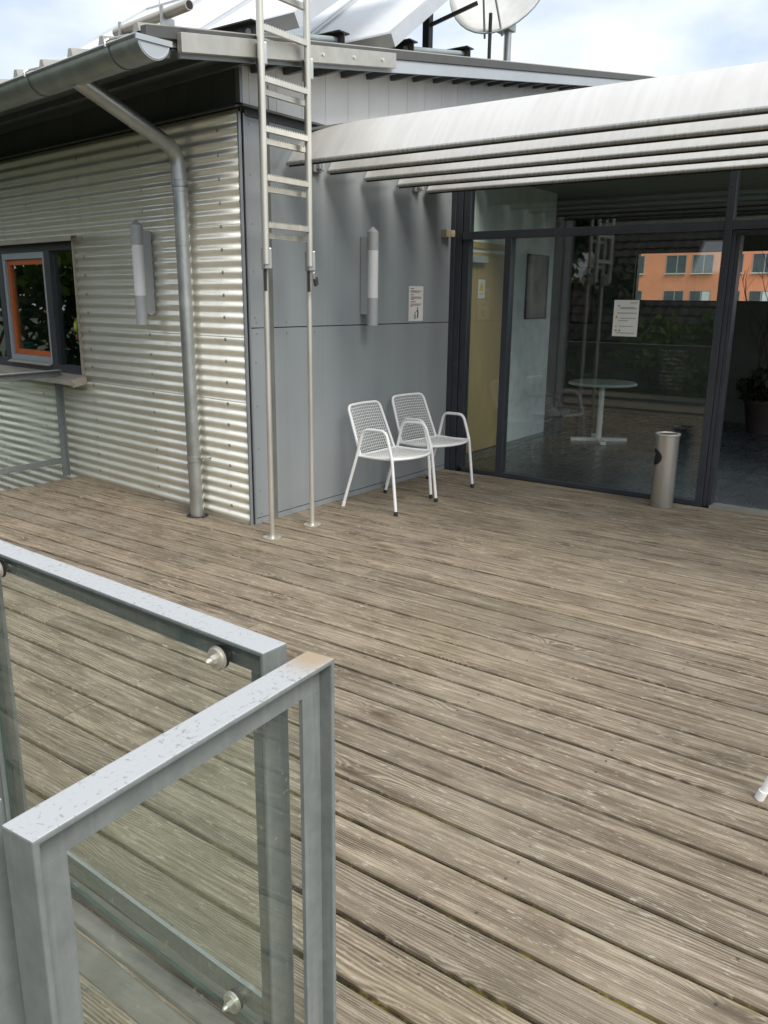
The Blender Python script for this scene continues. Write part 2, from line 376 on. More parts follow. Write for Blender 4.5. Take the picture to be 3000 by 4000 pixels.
def obj(name, mb, mat, parent=None, loc=(0, 0, 0), rz=0.0, bevel=0.0, kind=None, label=None):
    me = mb.mesh(name, mat) if isinstance(mb, MB) else mb
    o = bpy.data.objects.new(name, me); COL.objects.link(o)
    o.location = loc; o.rotation_euler = (0, 0, rz)
    if parent is not None: o.parent = parent
    if bevel:
        b = o.modifiers.new('bevel', 'BEVEL'); b.width = bevel; b.segments = 2; b.limit_method = 'ANGLE'; b.angle_limit = R(50)
    if kind: o['kind'] = kind
    if label: o['label'] = label
    return o
def tag(o, label, cat, group=None):
    o['label'] = label; o['category'] = cat
    if group: o['group'] = group
    return o
def thing(name, label, cat, loc=(0, 0, 0), rz=0.0, group=None):
    o = bpy.data.objects.new(name, None); COL.objects.link(o); o.empty_display_size = 0.2
    o.location = loc; o.rotation_euler = (0, 0, rz); return tag(o, label, cat, group)
def copy_tree(o, parent=None):
    c = o.copy(); COL.objects.link(c)
    if parent is not None:
        c.parent = parent; c.matrix_parent_inverse = o.matrix_parent_inverse.copy()
    for ch in [x for x in bpy.data.objects if x.parent == o]: copy_tree(ch, c)
    return c
def fillet(pts, rad, n=5):
    pts = [Vector(p) for p in pts]; out = [pts[0]]
    for i in range(1, len(pts)-1):
        a, b, c = pts[i-1], pts[i], pts[i+1]; u = (a-b); w = (c-b)
        r = min(rad, u.length*0.45, w.length*0.45); p0 = b+u.normalized()*r; p1 = b+w.normalized()*r
        for k in range(n+1):
            t = k/n; out.append(p0*(1-t)**2+b*2*t*(1-t)+p1*t*t)
    out.append(pts[-1]); return out

# ------------------------------------------------------------------ constants of the place
A_ANG = 0.09543; D = 2.659                  # wall A is turned 5.5 deg; facade plane at y = D
def wa(u, v, z):                            # wall-A frame -> world (u right, v inward)
    c, s_ = math.cos(-A_ANG), math.sin(-A_ANG)
    return Vector((u*c-v*s_, u*s_+v*c, z))

# ------------------------------------------------------------------ ground
g = obj('ground', MB().add([(-300, -300, -3.4), (300, -300, -3.4), (300, 300, -3.4), (-300, 300, -3.4)], [(0, 1, 2, 3)]), 'ground_mat', kind='structure')

# ------------------------------------------------------------------ deck with planks
deck = obj('deck', MB().box(-2.42, 7.1, -5.45, 2.66, -0.22, -0.0135), 'gap_moss', kind='structure')
PITCH = 0.1735; Y0 = -1.991; GAP = 0.0165; TH = 0.03
joints = {8: [0.388], 6: [0.416], 4: [0.422], 3: [1.361], -1: [1.421], -3: [1.424], 0: [0.474], -2: [0.484], 9: [1.318], 7: [-1.78]}
SCREW = []
for k in range(-19, 27):
    ya, yb = Y0+k*PITCH+GAP/2, Y0+(k+1)*PITCH-GAP/2
    if k == 26: yb = D-0.015
    x0 = -2.47+random.uniform(-0.03, 0.03) if yb < 0.28 else -0.02
    if k < -6: x0 = -2.45
    xs = [x0]+sorted(joints.get(k, []))
    if k not in joints:
        xs.append(random.choice([-1.78, 5.05, 5.67, 4.43+0.62]))
        xs = [q for q in xs if q >= x0]
    xs = sorted(xs)+[7.05]
    for a, b in zip(xs[:-1], xs[1:]):
        if b-a < 0.25: continue
        a2, b2 = a+0.0015, b-0.0015
        cx, cy = (a2+b2)/2, (ya+yb)/2; hx, hy = (b2-a2)/2, (yb-ya)/2
        e = 0.004; dz = random.uniform(-0.0015, 0.0015)
        v = []; f = []
        # slightly crowned top, eased edges
        prof = [(-hy, -TH), (-hy, -e), (-hy+e, 0), (-hy*0.4, 0.0012), (hy*0.4, 0.0012), (hy-e, 0), (hy, -e), (hy, -TH)]
        mb = MB().prism(prof, 0, -hx, hx)
        p = obj('plank', mb, 'deck_wood', deck, (cx, cy, dz)); p.rotation_euler = (random.uniform(-0.004, 0.004), 0, random.uniform(-0.0004, 0.0004))
    xj = -2.3
    while xj < 6.5:
        for yy in (ya+0.035, yb-0.035):
            if (yb > 0.28 and xj < 0.1) or random.random() < 0.12: continue
            SCREW.append((xj+random.uniform(-0.008, 0.008), yy+random.uniform(-0.006, 0.006)))
        xj += 0.62
mb = MB()
for x, y in SCREW: mb.lathe([(0.0045, 0.0), (0.0045, 0.0011), (0.0032, 0.0013), (0.0026, 0.0004)], (x, y, 0.0006), 6)
obj('deck_screw', mb, 'soffit_metal', deck, kind='stuff')
# two zinc cover strips below the railing at the old deck edge
for y0, y1, z in ((-3.062, -3.030, 0.020), (-3.124, -3.072, 0.010), (-3.206, -3.134, 0.006)):
    st = MB().prism([(y0, 0.0035), (y0+0.004, z), ((y0+y1)/2, z+0.003), (y1-0.004, z+0.001), (y1, 0.0035)], 0, -1.3, 3.24)
    s_ = obj('cover_strip', st, 'weathered_strip', deck); s_.rotation_euler = (0, 0, -0.03); s_.location = (0, 0.055, 0)

# ------------------------------------------------------------------ building with the corrugated wall
B = thing('corrugated_building', 'pavilion wing with corrugated metal wall, grey panel side and sloping metal roof', 'building')
AMP, CP = 0.009, 0.076
def corr_sheet(u0, u1, z0, z1, off, name='corrugated_sheet'):
    n = max(2, int((z1-z0)/CP*9)); rows = []
    nu = max(1, int((u1-u0)/1.2))
    for i in range(n+1):
        z = z0+(z1-z0)*i/n; v = -0.012-off-AMP*math.cos(2*PI*(z-0.117)/CP)
        rows.append([(u0+(u1-u0)*j/nu, v, z) for j in range(nu+1)])
    mb = MB().sheet(rows)
    o = obj(name, mb, 'corrugated_metal', B, rz=-A_ANG)
    sd = o.modifiers.new('solid', 'SOLIDIFY'); sd.thickness = 0.0015; sd.offset = 0
    return o
WS0, WS1, WZ0, WZ1 = 2.235, 4.95, 0.945, 2.085      # window opening (s range to the left, z range)
ZT = 2.815
corr_sheet(-6.2, -0.012, -3.3, 0.40, 0.0)
corr_sheet(-6.2, -0.012, 0.38, WZ0-0.03, 0.0015)
corr_sheet(-WS0, -0.012, WZ0-0.05, 1.37, 0.003)
corr_sheet(-WS0, -0.012, 1.35, WZ1+0.03, 0.0045)
corr_sheet(-6.2, -WS1, WZ0-0.05, WZ1+0.03, 0.003)
corr_sheet(-6.2, -0.012, WZ1+0.015, ZT, 0.006)
mb = MB()
for s_ in (0.216, 1.16, 2.07, 3.0, 3.95):
    for k in range(-6, 18):
        z = 0.117+0.152*k
        if s_ > WS0-0.05 and WZ0-0.03 < z < WZ1+0.03: continue
        if z > ZT-0.03: continue
        mb.cyl((-s_, -0.022, z), (-s_, -0.0315, z), 0.0075, 6); mb.cyl((-s_, -0.02, z), (-s_, -0.0265, z), 0.012, 10)
obj('wall_screw', mb, 'zinc', B, rz=-A_ANG, kind='stuff')
# masonry core behind the cladding: with the window opening
core = MB()
core.box(-6.2, -WS1-0.0, 0.012, 0.26, -3.4, 3.0); core.box(-WS1, -WS0, 0.012, 0.26, -3.4, WZ0-0.002)
core.box(-WS1, -WS0, 0.012, 0.26, WZ1+0.002, 3.0); core.box(-WS0, -0.02, 0.012, 0.26, -3.4, 3.0)
obj('wall_core', core, 'room_dark', B, rz=-A_ANG)
obj('corner_trim', MB().box(-0.009, 0.001, -0.024, -0.002, -0.6, ZT-0.02), 'panel_trim', B, rz=-A_ANG)
# eave drip over the corrugated wall
obj('drip_flashing', MB().prism([(-0.085, ZT-0.006), (-0.082, ZT-0.012), (0.01, ZT+0.014), (0.01, ZT+0.020), (-0.085, ZT+0.002)], 0, -6.2, 0.05), 'roof_edge', B, rz=-A_ANG)
# ---- roof plane
SLP = 0.166; TE = 0.114
def roofz(x, y): return 3.010+SLP*((y+0.957)-TE*(0.3-x))
def eave_y(x): return -0.957+TE*(0.3-x)
XR, XL, YF = 0.30, -6.3, 7.6
def slab(xa, xb, ya_f, yb, t0, t1):
    v = []
    for t in (t0, t1):
        for x, y in ((xa, ya_f(xa)), (xb, ya_f(xb)), (xb, yb), (xa, yb)): v.append((x, y, roofz(x, y)+t))
    return MB().add(v, [(3, 2, 1, 0), (4, 5, 6, 7), (0, 1, 5, 4), (1, 2, 6, 5), (2, 3, 7, 6), (3, 0, 4, 7)])
roof = obj('roof', slab(XL, XR-0.012, lambda x: eave_y(x)+0.04, YF, -0.085, -0.004), 'roof_sheet', B)
k = 0
while True:   # upstanding ribs of the roof sheet
    x = 0.196-0.362*k
    if x < XL+0.1: break
    ya = eave_y(x)-0.015; d = Vector((TE, 1, 0)).normalized()
    mb = MB(); ends = []
    for L_ in (0.0, 8.0):
        px, py = x+d.x*L_*0.0, ya+L_
        ends.append([(px-0.028, py, roofz(px, py)-0.002), (px+0.028, py, roofz(px, py)-0.002), (px+0.014, py, roofz(px, py)+0.042), (px-0.014, py, roofz(px, py)+0.042)])
    mb.add(ends[0]+ends[1], [(3, 2, 1, 0), (4, 5, 6, 7), (0, 1, 5, 4), (1, 2, 6, 5), (2, 3, 7, 6), (3, 0, 4, 7)])
    obj('roof_rib', mb, 'roof_sheet', roof); k += 1
# soffit ribs (underside of the trapezoidal deck)
y = -0.84
while y < 7.3:
    xa, xb = XL+0.05, XR-0.02
    def pt(x, dy, t): yy = y+TE*(0.3-x)+dy; return (x, yy, roofz(x, yy)+t)
    mb = MB().add([pt(xa, -0.045, -0.0845), pt(xb, -0.045, -0.0845), pt(xb, 0.045, -0.0845), pt(xa, 0.045, -0.0845), pt(xa, -0.028, -0.14), pt(xb, -0.028, -0.14), pt(xb, 0.028, -0.14), pt(xa, 0.028, -0.14)],
                  [(0, 1, 2, 3), (7, 6, 5, 4), (0, 4, 5, 1), (1, 5, 6, 2), (2, 6, 7, 3), (3, 7, 4, 0)])
    obj('soffit_rib', mb, 'soffit_metal', roof); y += 0.312
obj('soffit', slab(XL+0.02, XR-0.02, lambda x: eave_y(x)+0.06, YF-0.05, -0.100, -0.088), 'soffit_metal', B)
def verge(x0, x1, t0, t1, ystart):
    v = [(x, yy, roofz(0.3, yy)+t) for yy in (ystart, YF) for x in (x0, x1) for t in (t0, t1)]
    return MB().add(v, [(0, 1, 3, 2), (4, 6, 7, 5), (0, 4, 5, 1), (2, 3, 7, 6), (0, 2, 6, 4), (1, 5, 7, 3)])
obj('verge_flashing', verge(0.262, 0.312, -0.050, 0.012, -0.985), 'roof_edge', B, bevel=0.004)
obj('fascia', verge(0.279, 0.300, -0.138, -0.052, -0.75), 'fascia_paint', B)
ev = MB()
for x0, x1 in ((XL, 0.262),):
    v = [(x, eave_y(x)+dy, roofz(x, eave_y(x))+t) for x in (x0, x1) for dy in (0.018, 0.038) for t in (-0.09, 0.0)]
    ev.add(v, [(0, 1, 3, 2), (4, 6, 7, 5), (0, 4, 5, 1), (2, 3, 7, 6), (0, 2, 6, 4), (1, 5, 7, 3)])
obj('eave_board', ev, 'roof_edge', B)
# boards below the roof, over the panel wall and over the corrugated wall
y = -0.012
for i in range(29):
    y1 = 0.078+0.2605*i
    zb = 2.842 if y < D-0.1 else 3.0
    v = [(x, yy, z) for x in (-0.022, 0.0) for yy, z in ((y+0.002, zb), (y1-0.002, zb), (y1-0.002, roofz(0, y1)-0.089), (y+0.002, roofz(0, y)-0.089))]
    bd = obj('board', MB().add(v, [(0, 1, 2, 3), (7, 6, 5, 4), (0, 4, 5, 1), (1, 5, 6, 2), (2, 6, 7, 3), (3, 7, 4, 0)]), 'board_paint', B, (0.004, 0, 0)); y = y1
for i in range(24):
    u1 = -0.03-0.2605*i; u0 = u1-0.2575
    obj('board', MB().box(u0, u1, -0.006, 0.010, ZT+0.018, 3.10), 'dark_board', B, rz=-A_ANG)
obj('corner_board', MB().box(-0.026, 0.012, -0.014, 0.012, 2.842, roofz(0, 0)-0.095), 'panel_trim', B)
obj('upper_core', MB().box(-0.25, -0.024, 0.08, D, 2.80, 3.02).box(-0.25, -0.024, D+0.001, 7.5, 2.99, 3.02), 'room_dark', B)
obj('side_core', MB().box(-0.25, -0.012, 0.02, D+0.09, -3.4, 2.80), 'dark_joint', B)
# panel cladding on the recess side
for z0, z1 in ((1.420, 2.775), (0.046, 1.413)):
    obj('cladding_panel', MB().box(-0.008, 0.0, 0.034, D-0.004, z0, z1), 'grey_panel', B, bevel=0.0012)
obj('plinth_strip', MB().box(-0.008, 0.001, 0.034, D-0.004, 0.001, 0.040), 'grey_panel', B)
obj('edge_strip', MB().box(-0.006, 0.004, 0.018, 0.033, -0.3, 2.79), 'panel_trim', B)
mb = MB()
for z in (1.455, 1.378, 0.075, 0.020):
    for i in range(9): mb.lathe([(0.006, 0), (0.005, 0.003), (0.0, 0.004)], (0, 0, 0), 8) if False else mb.cyl((0.0, 0.09+0.31*i, z), (0.0035, 0.09+0.31*i, z), 0.006, 8)
for i in range(9): mb.cyl((0.0, 0.075, 0.25+0.31*i), (0.0035, 0.075, 0.25+0.31*i), 0.006, 8)
for i in range(10): mb.cyl((0.0, D-0.05, 0.25+0.28*i), (0.003, D-0.05, 0.25+0.28*i), 0.005, 8)
obj('panel_screw', mb, 'panel_trim', B, kind='stuff')
obj('vent_strip', MB().box(-0.008, 0.006, 0.03, D-0.014, 2.777, 2.818), 'soffit_metal', B)
obj('cap_flashing', MB().prism([(-0.01, 2.845), (0.075, 2.822), (0.078, 2.812), (0.082, 2.812), (0.080, 2.827), (-0.01, 2.852)], 1, -0.06, D-0.014), 'roof_edge', B)
# ---- gutter
ed = Vector((-1, TE, 0)).normalized(); ep = Vector((ed.y, -ed.x, 0))*-1   # along eave / outward
if ep.y > 0: ep = -ep
def gp(l, a, r, dz=0.0): # position along the gutter
    c = Vector((0.335, -0.957-TE*0.035, 2.945))+ed*l; return c+ep*(r*math.cos(a))+Vector((0, 0, r*math.sin(a)+dz))
GR = 0.098
ring = [PI+PI*i/14 for i in range(15)]
gut = MB(); gut.sheet([[gp(l, a, GR) for a in ring] for l in (0.0, 1.6, 3.2, 4.8, 6.4)]); gut.sheet([[gp(l, a, GR-0.004) for a in ring[::-1]] for l in (0.0, 3.2, 6.4)])
gut.tube([gp(0, 0, GR+0.004, 0.006), gp(6.4, 0, GR+0.004, 0.006)], 0.010, 8); gut.tube([gp(0, PI, GR, 0.004), gp(6.4, PI, GR, 0.004)], 0.005, 6)
gutter = obj('gutter', gut, 'zinc', B)
ec = MB(); poly = [gp(-0.004, a, GR+0.002) for a in ring]; poly2 = [gp(0.004, a, GR+0.002) for a in ring]
n = len(poly); ec.add(poly+poly2, [tuple(range(n)), tuple(range(n, 2*n))[::-1]]+[(i+1, i, n+i, n+i+1) for i in range(n-1)])
ec.tube([gp(-0.004, a, GR-0.006) for a in ring], 0.004, 5); ec.obox(gp(-0.006, 0, 0)+Vector((0, 0, -0.004)), ed*0.006, ep*(GR+0.012), Vector((0, 0, 0.014)))
obj('end_cap', ec, 'fascia_paint', gutter)
for l in (0.30, 1.27, 2.24, 3.2, 4.2, 5.2):
    bk = MB(); bk.sheet([[gp(l+d_, a, GR+0.004) for a in ring] for d_ in (-0.014, 0.014)]); bk.sheet([[gp(l+d_, a, GR+0.001) for a in ring[::-1]] for d_ in (-0.014, 0.014)])
    bk.tube([gp(l, 0, GR+0.012, -0.005), gp(l, 0, GR+0.014, 0.022), gp(l, 0, GR-0.01, 0.036)], 0.008, 6)
    bk.tube([gp(l, 0, GR-0.01, 0.036), gp(l, PI, GR*0.4, 0.085), gp(l, PI, GR+0.06, 0.10)], 0.006, 6)
    obj('bracket', bk, 'zinc', gutter)
# ---- downpipe
g0 = gp(0.855, 1.5*PI, GR-0.02)
pts = [g0+Vector((0, 0, 0.02)), g0+Vector((0.0, 0.01, -0.06)), wa(-0.56, -0.115, 2.60), wa(-0.54, -0.115, 2.35), wa(-0.53, -0.115, 0.4), wa(-0.525, -0.115, -0.05)]
pth = fillet([pts[0]+ (pts[2]-pts[0])*0.0, pts[2]+Vector((0, 0, 0.0)), pts[3], pts[4], pts[5]], 0.20, 8)
dp = obj('downpipe', MB().tube(pth, 0.052, 20), 'zinc', B)
for z, u in ((2.385, -0.541), (0.445, -0.530)):
    c = wa(u, -0.115, z); cl = MB().lathe([(0.053, -0.022), (0.057, -0.020), (0.057, 0.020), (0.053, 0.022)], c, 20)
    cl.obox(wa(u+0.075, -0.100, z), wa(0.02, 0, 0), wa(0, 0.014, 0), (0, 0, 0.010)); cl.cyl(wa(u+0.07, -0.1, z), wa(u+0.07, 0.0, z), 0.006, 8)
    obj('pipe_clamp', cl, 'zinc', dp)
for z in (2.36, 2.0, 0.40):
    u = -0.5405+0.0055*(2.36-z)/2
    obj('pipe_collar', MB().lathe([(0.0521, -0.03), (0.0545, -0.028), (0.0545, 0.0), (0.0521, 0.002)], wa(u, -0.115, z), 20), 'zinc', dp)
mb = MB().lathe([(0.055, 0.003), (0.085, 0.003)], wa(-0.525, -0.115, 0.0), 20); obj('pipe_opening', mb, 'dark_joint', dp)
# ---- window in the corrugated wall (frame set back 5 cm)
win = obj('window', MB().box(-WS1, -WS0, 0.02, 0.12, WZ0, WZ0+0.065).box(-WS1, -WS0, 0.02, 0.12, WZ1-0.075, WZ1)
          .box(-WS1, -WS1+0.06, 0.021, 0.119, WZ0+0.065, WZ1-0.075).box(-WS0-0.085, -WS0, 0.021, 0.119, WZ0+0.065, WZ1-0.075)
          .box(-2.86, -2.755, 0.022, 0.118, WZ0+0.065, WZ1-0.075).box(-3.80, -3.70, 0.022, 0.118, WZ0+0.065, WZ1-0.075), 'window_dark', B, rz=-A_ANG)
obj('reveal', MB().box(-WS0-0.002, -WS0+0.012, -0.038, 0.12, WZ0-0.02, WZ1+0.01), 'sill_metal', win)
obj('head_flashing', MB().prism([(-0.075, WZ1-0.012), (-0.072, WZ1-0.014), (-0.070, WZ1+0.020), (0.01, WZ1+0.034), (0.01, WZ1+0.040), (-0.075, WZ1+0.026)], 0, -WS1-0.05, -WS0+0.06), 'sill_metal', win)
obj('pane', MB().box(-2.752, -WS0-0.088, 0.060, 0.066, WZ0+0.066, WZ1-0.076), 'window_glass', win)
obj('pane', MB().box(-WS1+0.062, -3.803, 0.060, 0.066, WZ0+0.066, WZ1-0.076), 'window_glass', win)
s0, s1, z0, z1 = 2.862, 3.698, WZ0+0.068, WZ1-0.078
obj('sash_frame', MB().box(-s1, -s0, 0.026, 0.075, z0, z0+0.05).box(-s1, -s0, 0.026, 0.075, z1-0.055, z1).box(-s1, -s1+0.05, 0.027, 0.074, z0+0.05, z1-0.055).box(-s0-0.035, -s0, 0.027, 0.074, z0+0.05, z1-0.055), 'sash_grey', win)
a0, a1, b0, b1 = s0+0.036, s1-0.051, z0+0.051, z1-0.056
obj('orange_sash', MB().box(-a1, -a0, 0.050, 0.10, b0, b0+0.05).box(-a1, -a0, 0.050, 0.10, b1-0.05, b1).box(-a1, -a1+0.05, 0.051, 0.099, b0+0.05, b1-0.05).box(-a0-0.05, -a0, 0.051, 0.099, b0+0.05, b1-0.05), 'orange_wood', win, label='orange painted opening sash')
obj('pane', MB().box(-a1+0.051, -a0-0.051, 0.072, 0.078, b0+0.051, b1-0.051), 'window_glass', win)
obj('drip_rail', MB().prism([(0.02, z0-0.002), (-0.02, z0-0.018), (-0.02, z0-0.024), (0.02, z0-0.012)], 0, -s1, -s0), 'sill_metal', win)
obj('sill', MB().prism([(0.03, WZ0-0.002), (-0.150, WZ0-0.040), (-0.153, WZ0-0.078), (-0.148, WZ0-0.078), (-0.146, WZ0-0.044), (0.03, WZ0-0.008)], 0, -WS1-0.03, -WS0+0.02), 'sill_metal', win)
mb = MB(); mb.obox((-WS0+0.035, -0.085, WZ0-0.050), (0.003, 0, 0.002), (0.012, 0.062, 0.014), (0.006, -0.008, 0.034)); mb.obox((-WS0+0.012, -0.14, WZ0-0.075), (0.030, 0.004, -0.006), (0, 0.002, 0), (0.006, 0.0, 0.018))
obj('sill_end', mb, 'sill_metal', win, label='bent loose end piece of the sill')
# dark room behind that window
rm = MB().box(-6.0, -0.4, 2.9, 3.0, -0.2, 2.7).box(-6.0, -0.4, 0.27, 2.9, 2.70, 2.76).box(-6.0, -0.4, 0.27, 2.9, -0.1, 0.0).box(-6.1, -6.0, 0.27, 3.0, -0.1, 2.7).box(-0.42, -0.3, 0.27, 3.0, -0.1, 2.7)
obj('back_room', rm, 'room_dark', B, rz=-A_ANG)

# ------------------------------------------------------------------ glazed facade
F = thing('glazed_facade', 'dark grey framed glass wall of the foyer with a sliding door at its right', 'glass wall', (0, D, 0))
FT = 3.02
def fr(name, x0, x1, z0, z1, y0=0.0, y1=0.09, mat='anthracite', parent=F, bevel=0.002):
    return obj(name, MB().box(x0, x1, y0, y1, z0, z1), mat, parent, bevel=bevel)
fr('jamb', 0.001, 0.045, 0.0, FT, -0.012, 0.09); fr('jamb', 0.046, 0.108, 0.0, FT, 0.004, 0.09)
fr('jamb', 0.109, 0.120, 0.0, FT, 0.020, 0.09)
fr('jamb', 0.121, 0.186, 0.043, 2.153, 0.012, 0.09); fr('jamb', 0.121, 0.186, 2.224, FT, 0.012, 0.09)
fr('mullion', 0.560, 0.622, 0.0, 2.153, -0.002); fr('mullion', 2.418, 2.474, 0.0, FT, -0.006)
fr('mullion', 3.86, 3.92, 0.0, FT, -0.006); fr('mullion', 5.60, 5.66, 0.0, FT, -0.006); fr('mullion', 6.94, 7.0, 0.0, FT, -0.006)
for a, b in ((0.121, 2.417), (2.475, 3.859), (3.921, 5.599), (5.661, 6.939)):
    fr('transom', a, b, 2.155, 2.222, -0.002); fr('head_rail', a, b, FT-0.06, FT, 0.0)
for a, b in ((0.187, 0.559), (0.623, 2.417), (3.921, 5.599), (5.661, 6.939)): fr('bottom_rail', a, b, 0.0, 0.042, 0.0)
for a, b in ((0.187, 0.559), (0.623, 2.417), (3.921, 5.599), (5.661, 6.939)):
    obj('pane', MB().box(a-0.005, b+0.005, 0.036, 0.052, 0.040, 2.158), 'facade_glass', F)
for a, b in ((0.187, 2.417), (2.475, 3.859), (3.921, 5.599), (5.661, 6.939)):
    obj('upper_pane', MB().box(a-0.005, b+0.005, 0.036, 0.052, 2.218, FT-0.055), 'facade_glass', F)
mb = MB()
for z in [0.15+0.29*i for i in range(10)]:
    for x in (0.077, 0.591, 2.446): 
        if x == 0.591 and z > 2.1: continue
        mb.cyl((x, -0.001 if x != 2.446 else -0.006, z), (x, -0.0045 if x != 2.446 else -0.0095, z), 0.007, 8)
for i in range(8): mb.cyl((0.75+0.28*i, -0.002, 2.188), (0.75+0.28*i, -0.0055, 2.188), 0.007, 8)
obj('frame_screw', mb, 'soffit_metal', F, kind='stuff')
# open sliding door: frame only stands here, leaf pushed to the right
dr = obj('door_frame', MB().box(2.476, 2.535, 0.0, 2.154, 0.0, 0.0) if False else MB().box(2.476, 2.505, 0.012, 0.10, 0.003, 2.150).box(2.5055, 2.538, 0.028, 0.13, 0.003, 2.118).box(3.80, 3.858, 0.012, 0.13, 0.003, 2.150).box(2.506, 3.799, 0.014, 0.13, 2.119, 2.151), 'anthracite', F, bevel=0.002)
obj('threshold', MB().box(2.54, 3.80, -0.028, 0.13, 0.004, 0.020).box(2.54, 3.80, -0.034, -0.0285, 0.003, 0.030), 'aluminium_plate', dr)
lf = obj('door_leaf', MB().box(3.18, 3.24, 0.134, 0.172, 0.02, 2.11).box(3.98, 4.04, 0.134, 0.172, 0.02, 2.11).box(3.241, 3.979, 0.134, 0.172, 0.02, 0.09).box(3.241, 3.979, 0.134, 0.172, 2.04, 2.11), 'anthracite', F)
obj('pane', MB().box(3.236, 3.984, 0.150, 0.158, 0.085, 2.045), 'facade_glass', lf)

# ------------------------------------------------------------------ foyer behind the glass
YB = 8.0
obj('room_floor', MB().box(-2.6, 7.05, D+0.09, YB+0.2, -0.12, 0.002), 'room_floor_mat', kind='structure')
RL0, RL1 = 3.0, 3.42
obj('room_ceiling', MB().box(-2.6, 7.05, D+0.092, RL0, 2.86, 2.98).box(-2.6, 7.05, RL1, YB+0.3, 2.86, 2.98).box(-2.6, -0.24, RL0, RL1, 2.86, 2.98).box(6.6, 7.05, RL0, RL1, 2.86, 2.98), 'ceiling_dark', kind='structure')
obj('room_roof', MB().box(-2.7, 7.15, D-0.02, RL0, FT+0.002, FT+0.09).box(-2.7, 7.15, RL1, YB+0.4, FT+0.002, FT+0.09).box(-2.7, -0.24, RL0, RL1, FT+0.002, FT+0.09).box(6.6, 7.15, RL0, RL1, FT+0.002, FT+0.09), 'roof_edge', kind='structure')
rl = tag(obj('added_rooflight', MB().box(-0.24, 6.6, RL0-0.03, RL0+0.02, FT+0.091, FT+0.13).box(-0.24, 6.6, RL1-0.02, RL1+0.03, FT+0.091, FT+0.13).box(3.1, 3.14, RL0+0.021, RL1-0.021, FT+0.092, FT+0.129), 'soffit_metal'), 'added unseen glazed roof opening that brightens the foyer, behind the louvre canopy', 'added_rooflight')  # out-of-view roof opening, added to bring daylight onto the foyer walls
obj('pane', MB().box(-0.24, 6.6, RL0+0.02, RL1-0.02, FT+0.10, FT+0.11), 'railing_glass', rl)  # glass of the added rooflight, out of view
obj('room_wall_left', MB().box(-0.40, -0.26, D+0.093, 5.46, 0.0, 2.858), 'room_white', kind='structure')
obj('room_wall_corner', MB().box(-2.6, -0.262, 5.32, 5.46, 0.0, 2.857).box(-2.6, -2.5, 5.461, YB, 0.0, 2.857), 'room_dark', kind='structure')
obj('room_wall_right_unseen', MB().box(7.0, 7.1, D+0.093, YB, 0.0, 0.4).box(7.0, 7.1, D+0.093, YB, 2.6, 2.857).box(7.0, 7.1, 5.2, 5.4, 0.4, 2.6), 'room_white', kind='structure')  # unseen side wall, opened wide to let more daylight into the room
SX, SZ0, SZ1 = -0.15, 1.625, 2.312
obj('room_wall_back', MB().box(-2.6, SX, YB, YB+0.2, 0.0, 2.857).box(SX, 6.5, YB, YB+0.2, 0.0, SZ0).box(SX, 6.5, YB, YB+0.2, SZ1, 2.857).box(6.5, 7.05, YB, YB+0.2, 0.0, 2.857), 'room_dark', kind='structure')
sw = tag(obj('strip_window', MB().box(SX, 6.5, YB+0.05, YB+0.12, SZ0, SZ0+0.02).box(SX, 6.5, YB+0.05, YB+0.12, SZ1-0.02, SZ1).box(SX, SX+0.02, YB+0.051, YB+0.119, SZ0+0.02, SZ1-0.02).box(1.16, 1.20, YB+0.051, YB+0.119, SZ0+0.02, SZ1-0.02).box(3.5, 3.54, YB+0.051, YB+0.119, SZ0+0.02, SZ1-0.02), 'window_dark'), 'long horizontal strip window in the far wall of the foyer', 'window')
obj('pane', MB().box(SX+0.02, 6.48, YB+0.08, YB+0.09, SZ0+0.02, SZ1-0.02), 'railing_glass', sw)
tag(obj('ceiling_bulkhead', MB().box(-0.6, 1.05, YB-0.35, YB-0.02, 2.62, 2.70).box(1.07, 5.5, YB-0.35, YB-0.02, 2.62, 2.70), 'room_white'), 'pale horizontal board under the foyer ceiling above the strip window', 'board')
# beech door in the left wall, with closer
dd = thing('interior_door', 'light beech wood door in the white side wall behind the glass', 'door', (-0.26, 3.60, 0))
obj('leaf', MB().box(0.004, 0.028, -0.72, 0.62, 0.01, 2.10), 'beech', dd); obj('door_closer', MB().box(0.029, 0.085, -0.45, 0.10, 1.99, 2.06), 'lamp_metal', dd, bevel=0.006)
obj('architrave', MB().box(0.004, 0.020, 0.622, 0.66, 0.01, 2.14).box(0.004, 0.020, -0.76, -0.722, 0.01, 2.14).box(0.004, 0.020, -0.76, 0.66, 2.141, 2.20), 'beech', dd)
def tri(mb, a, b, c, off): return mb.add([a, b, c], [(0, 1, 2)])
ws = tag(obj('warning_sign', MB().box(0.0, 0.002, -0.072, 0.072, -0.095, 0.095), 'paper', None, (-0.230, 3.665, 1.735)), 'small white sign with orange warning triangle on the beech door', 'sign')
obj('triangle', MB().prism([(-0.05, -0.02), (0.05, -0.02), (0.0, 0.075)], 0, 0.0021, 0.0032), 'sign_yellow', ws)
for i in range(3): obj('print_line', MB().box(0.0021, 0.0028, -0.05, 0.05-0.02*i, -0.045-0.016*i, -0.040-0.016*i), 'ink_grey', ws)
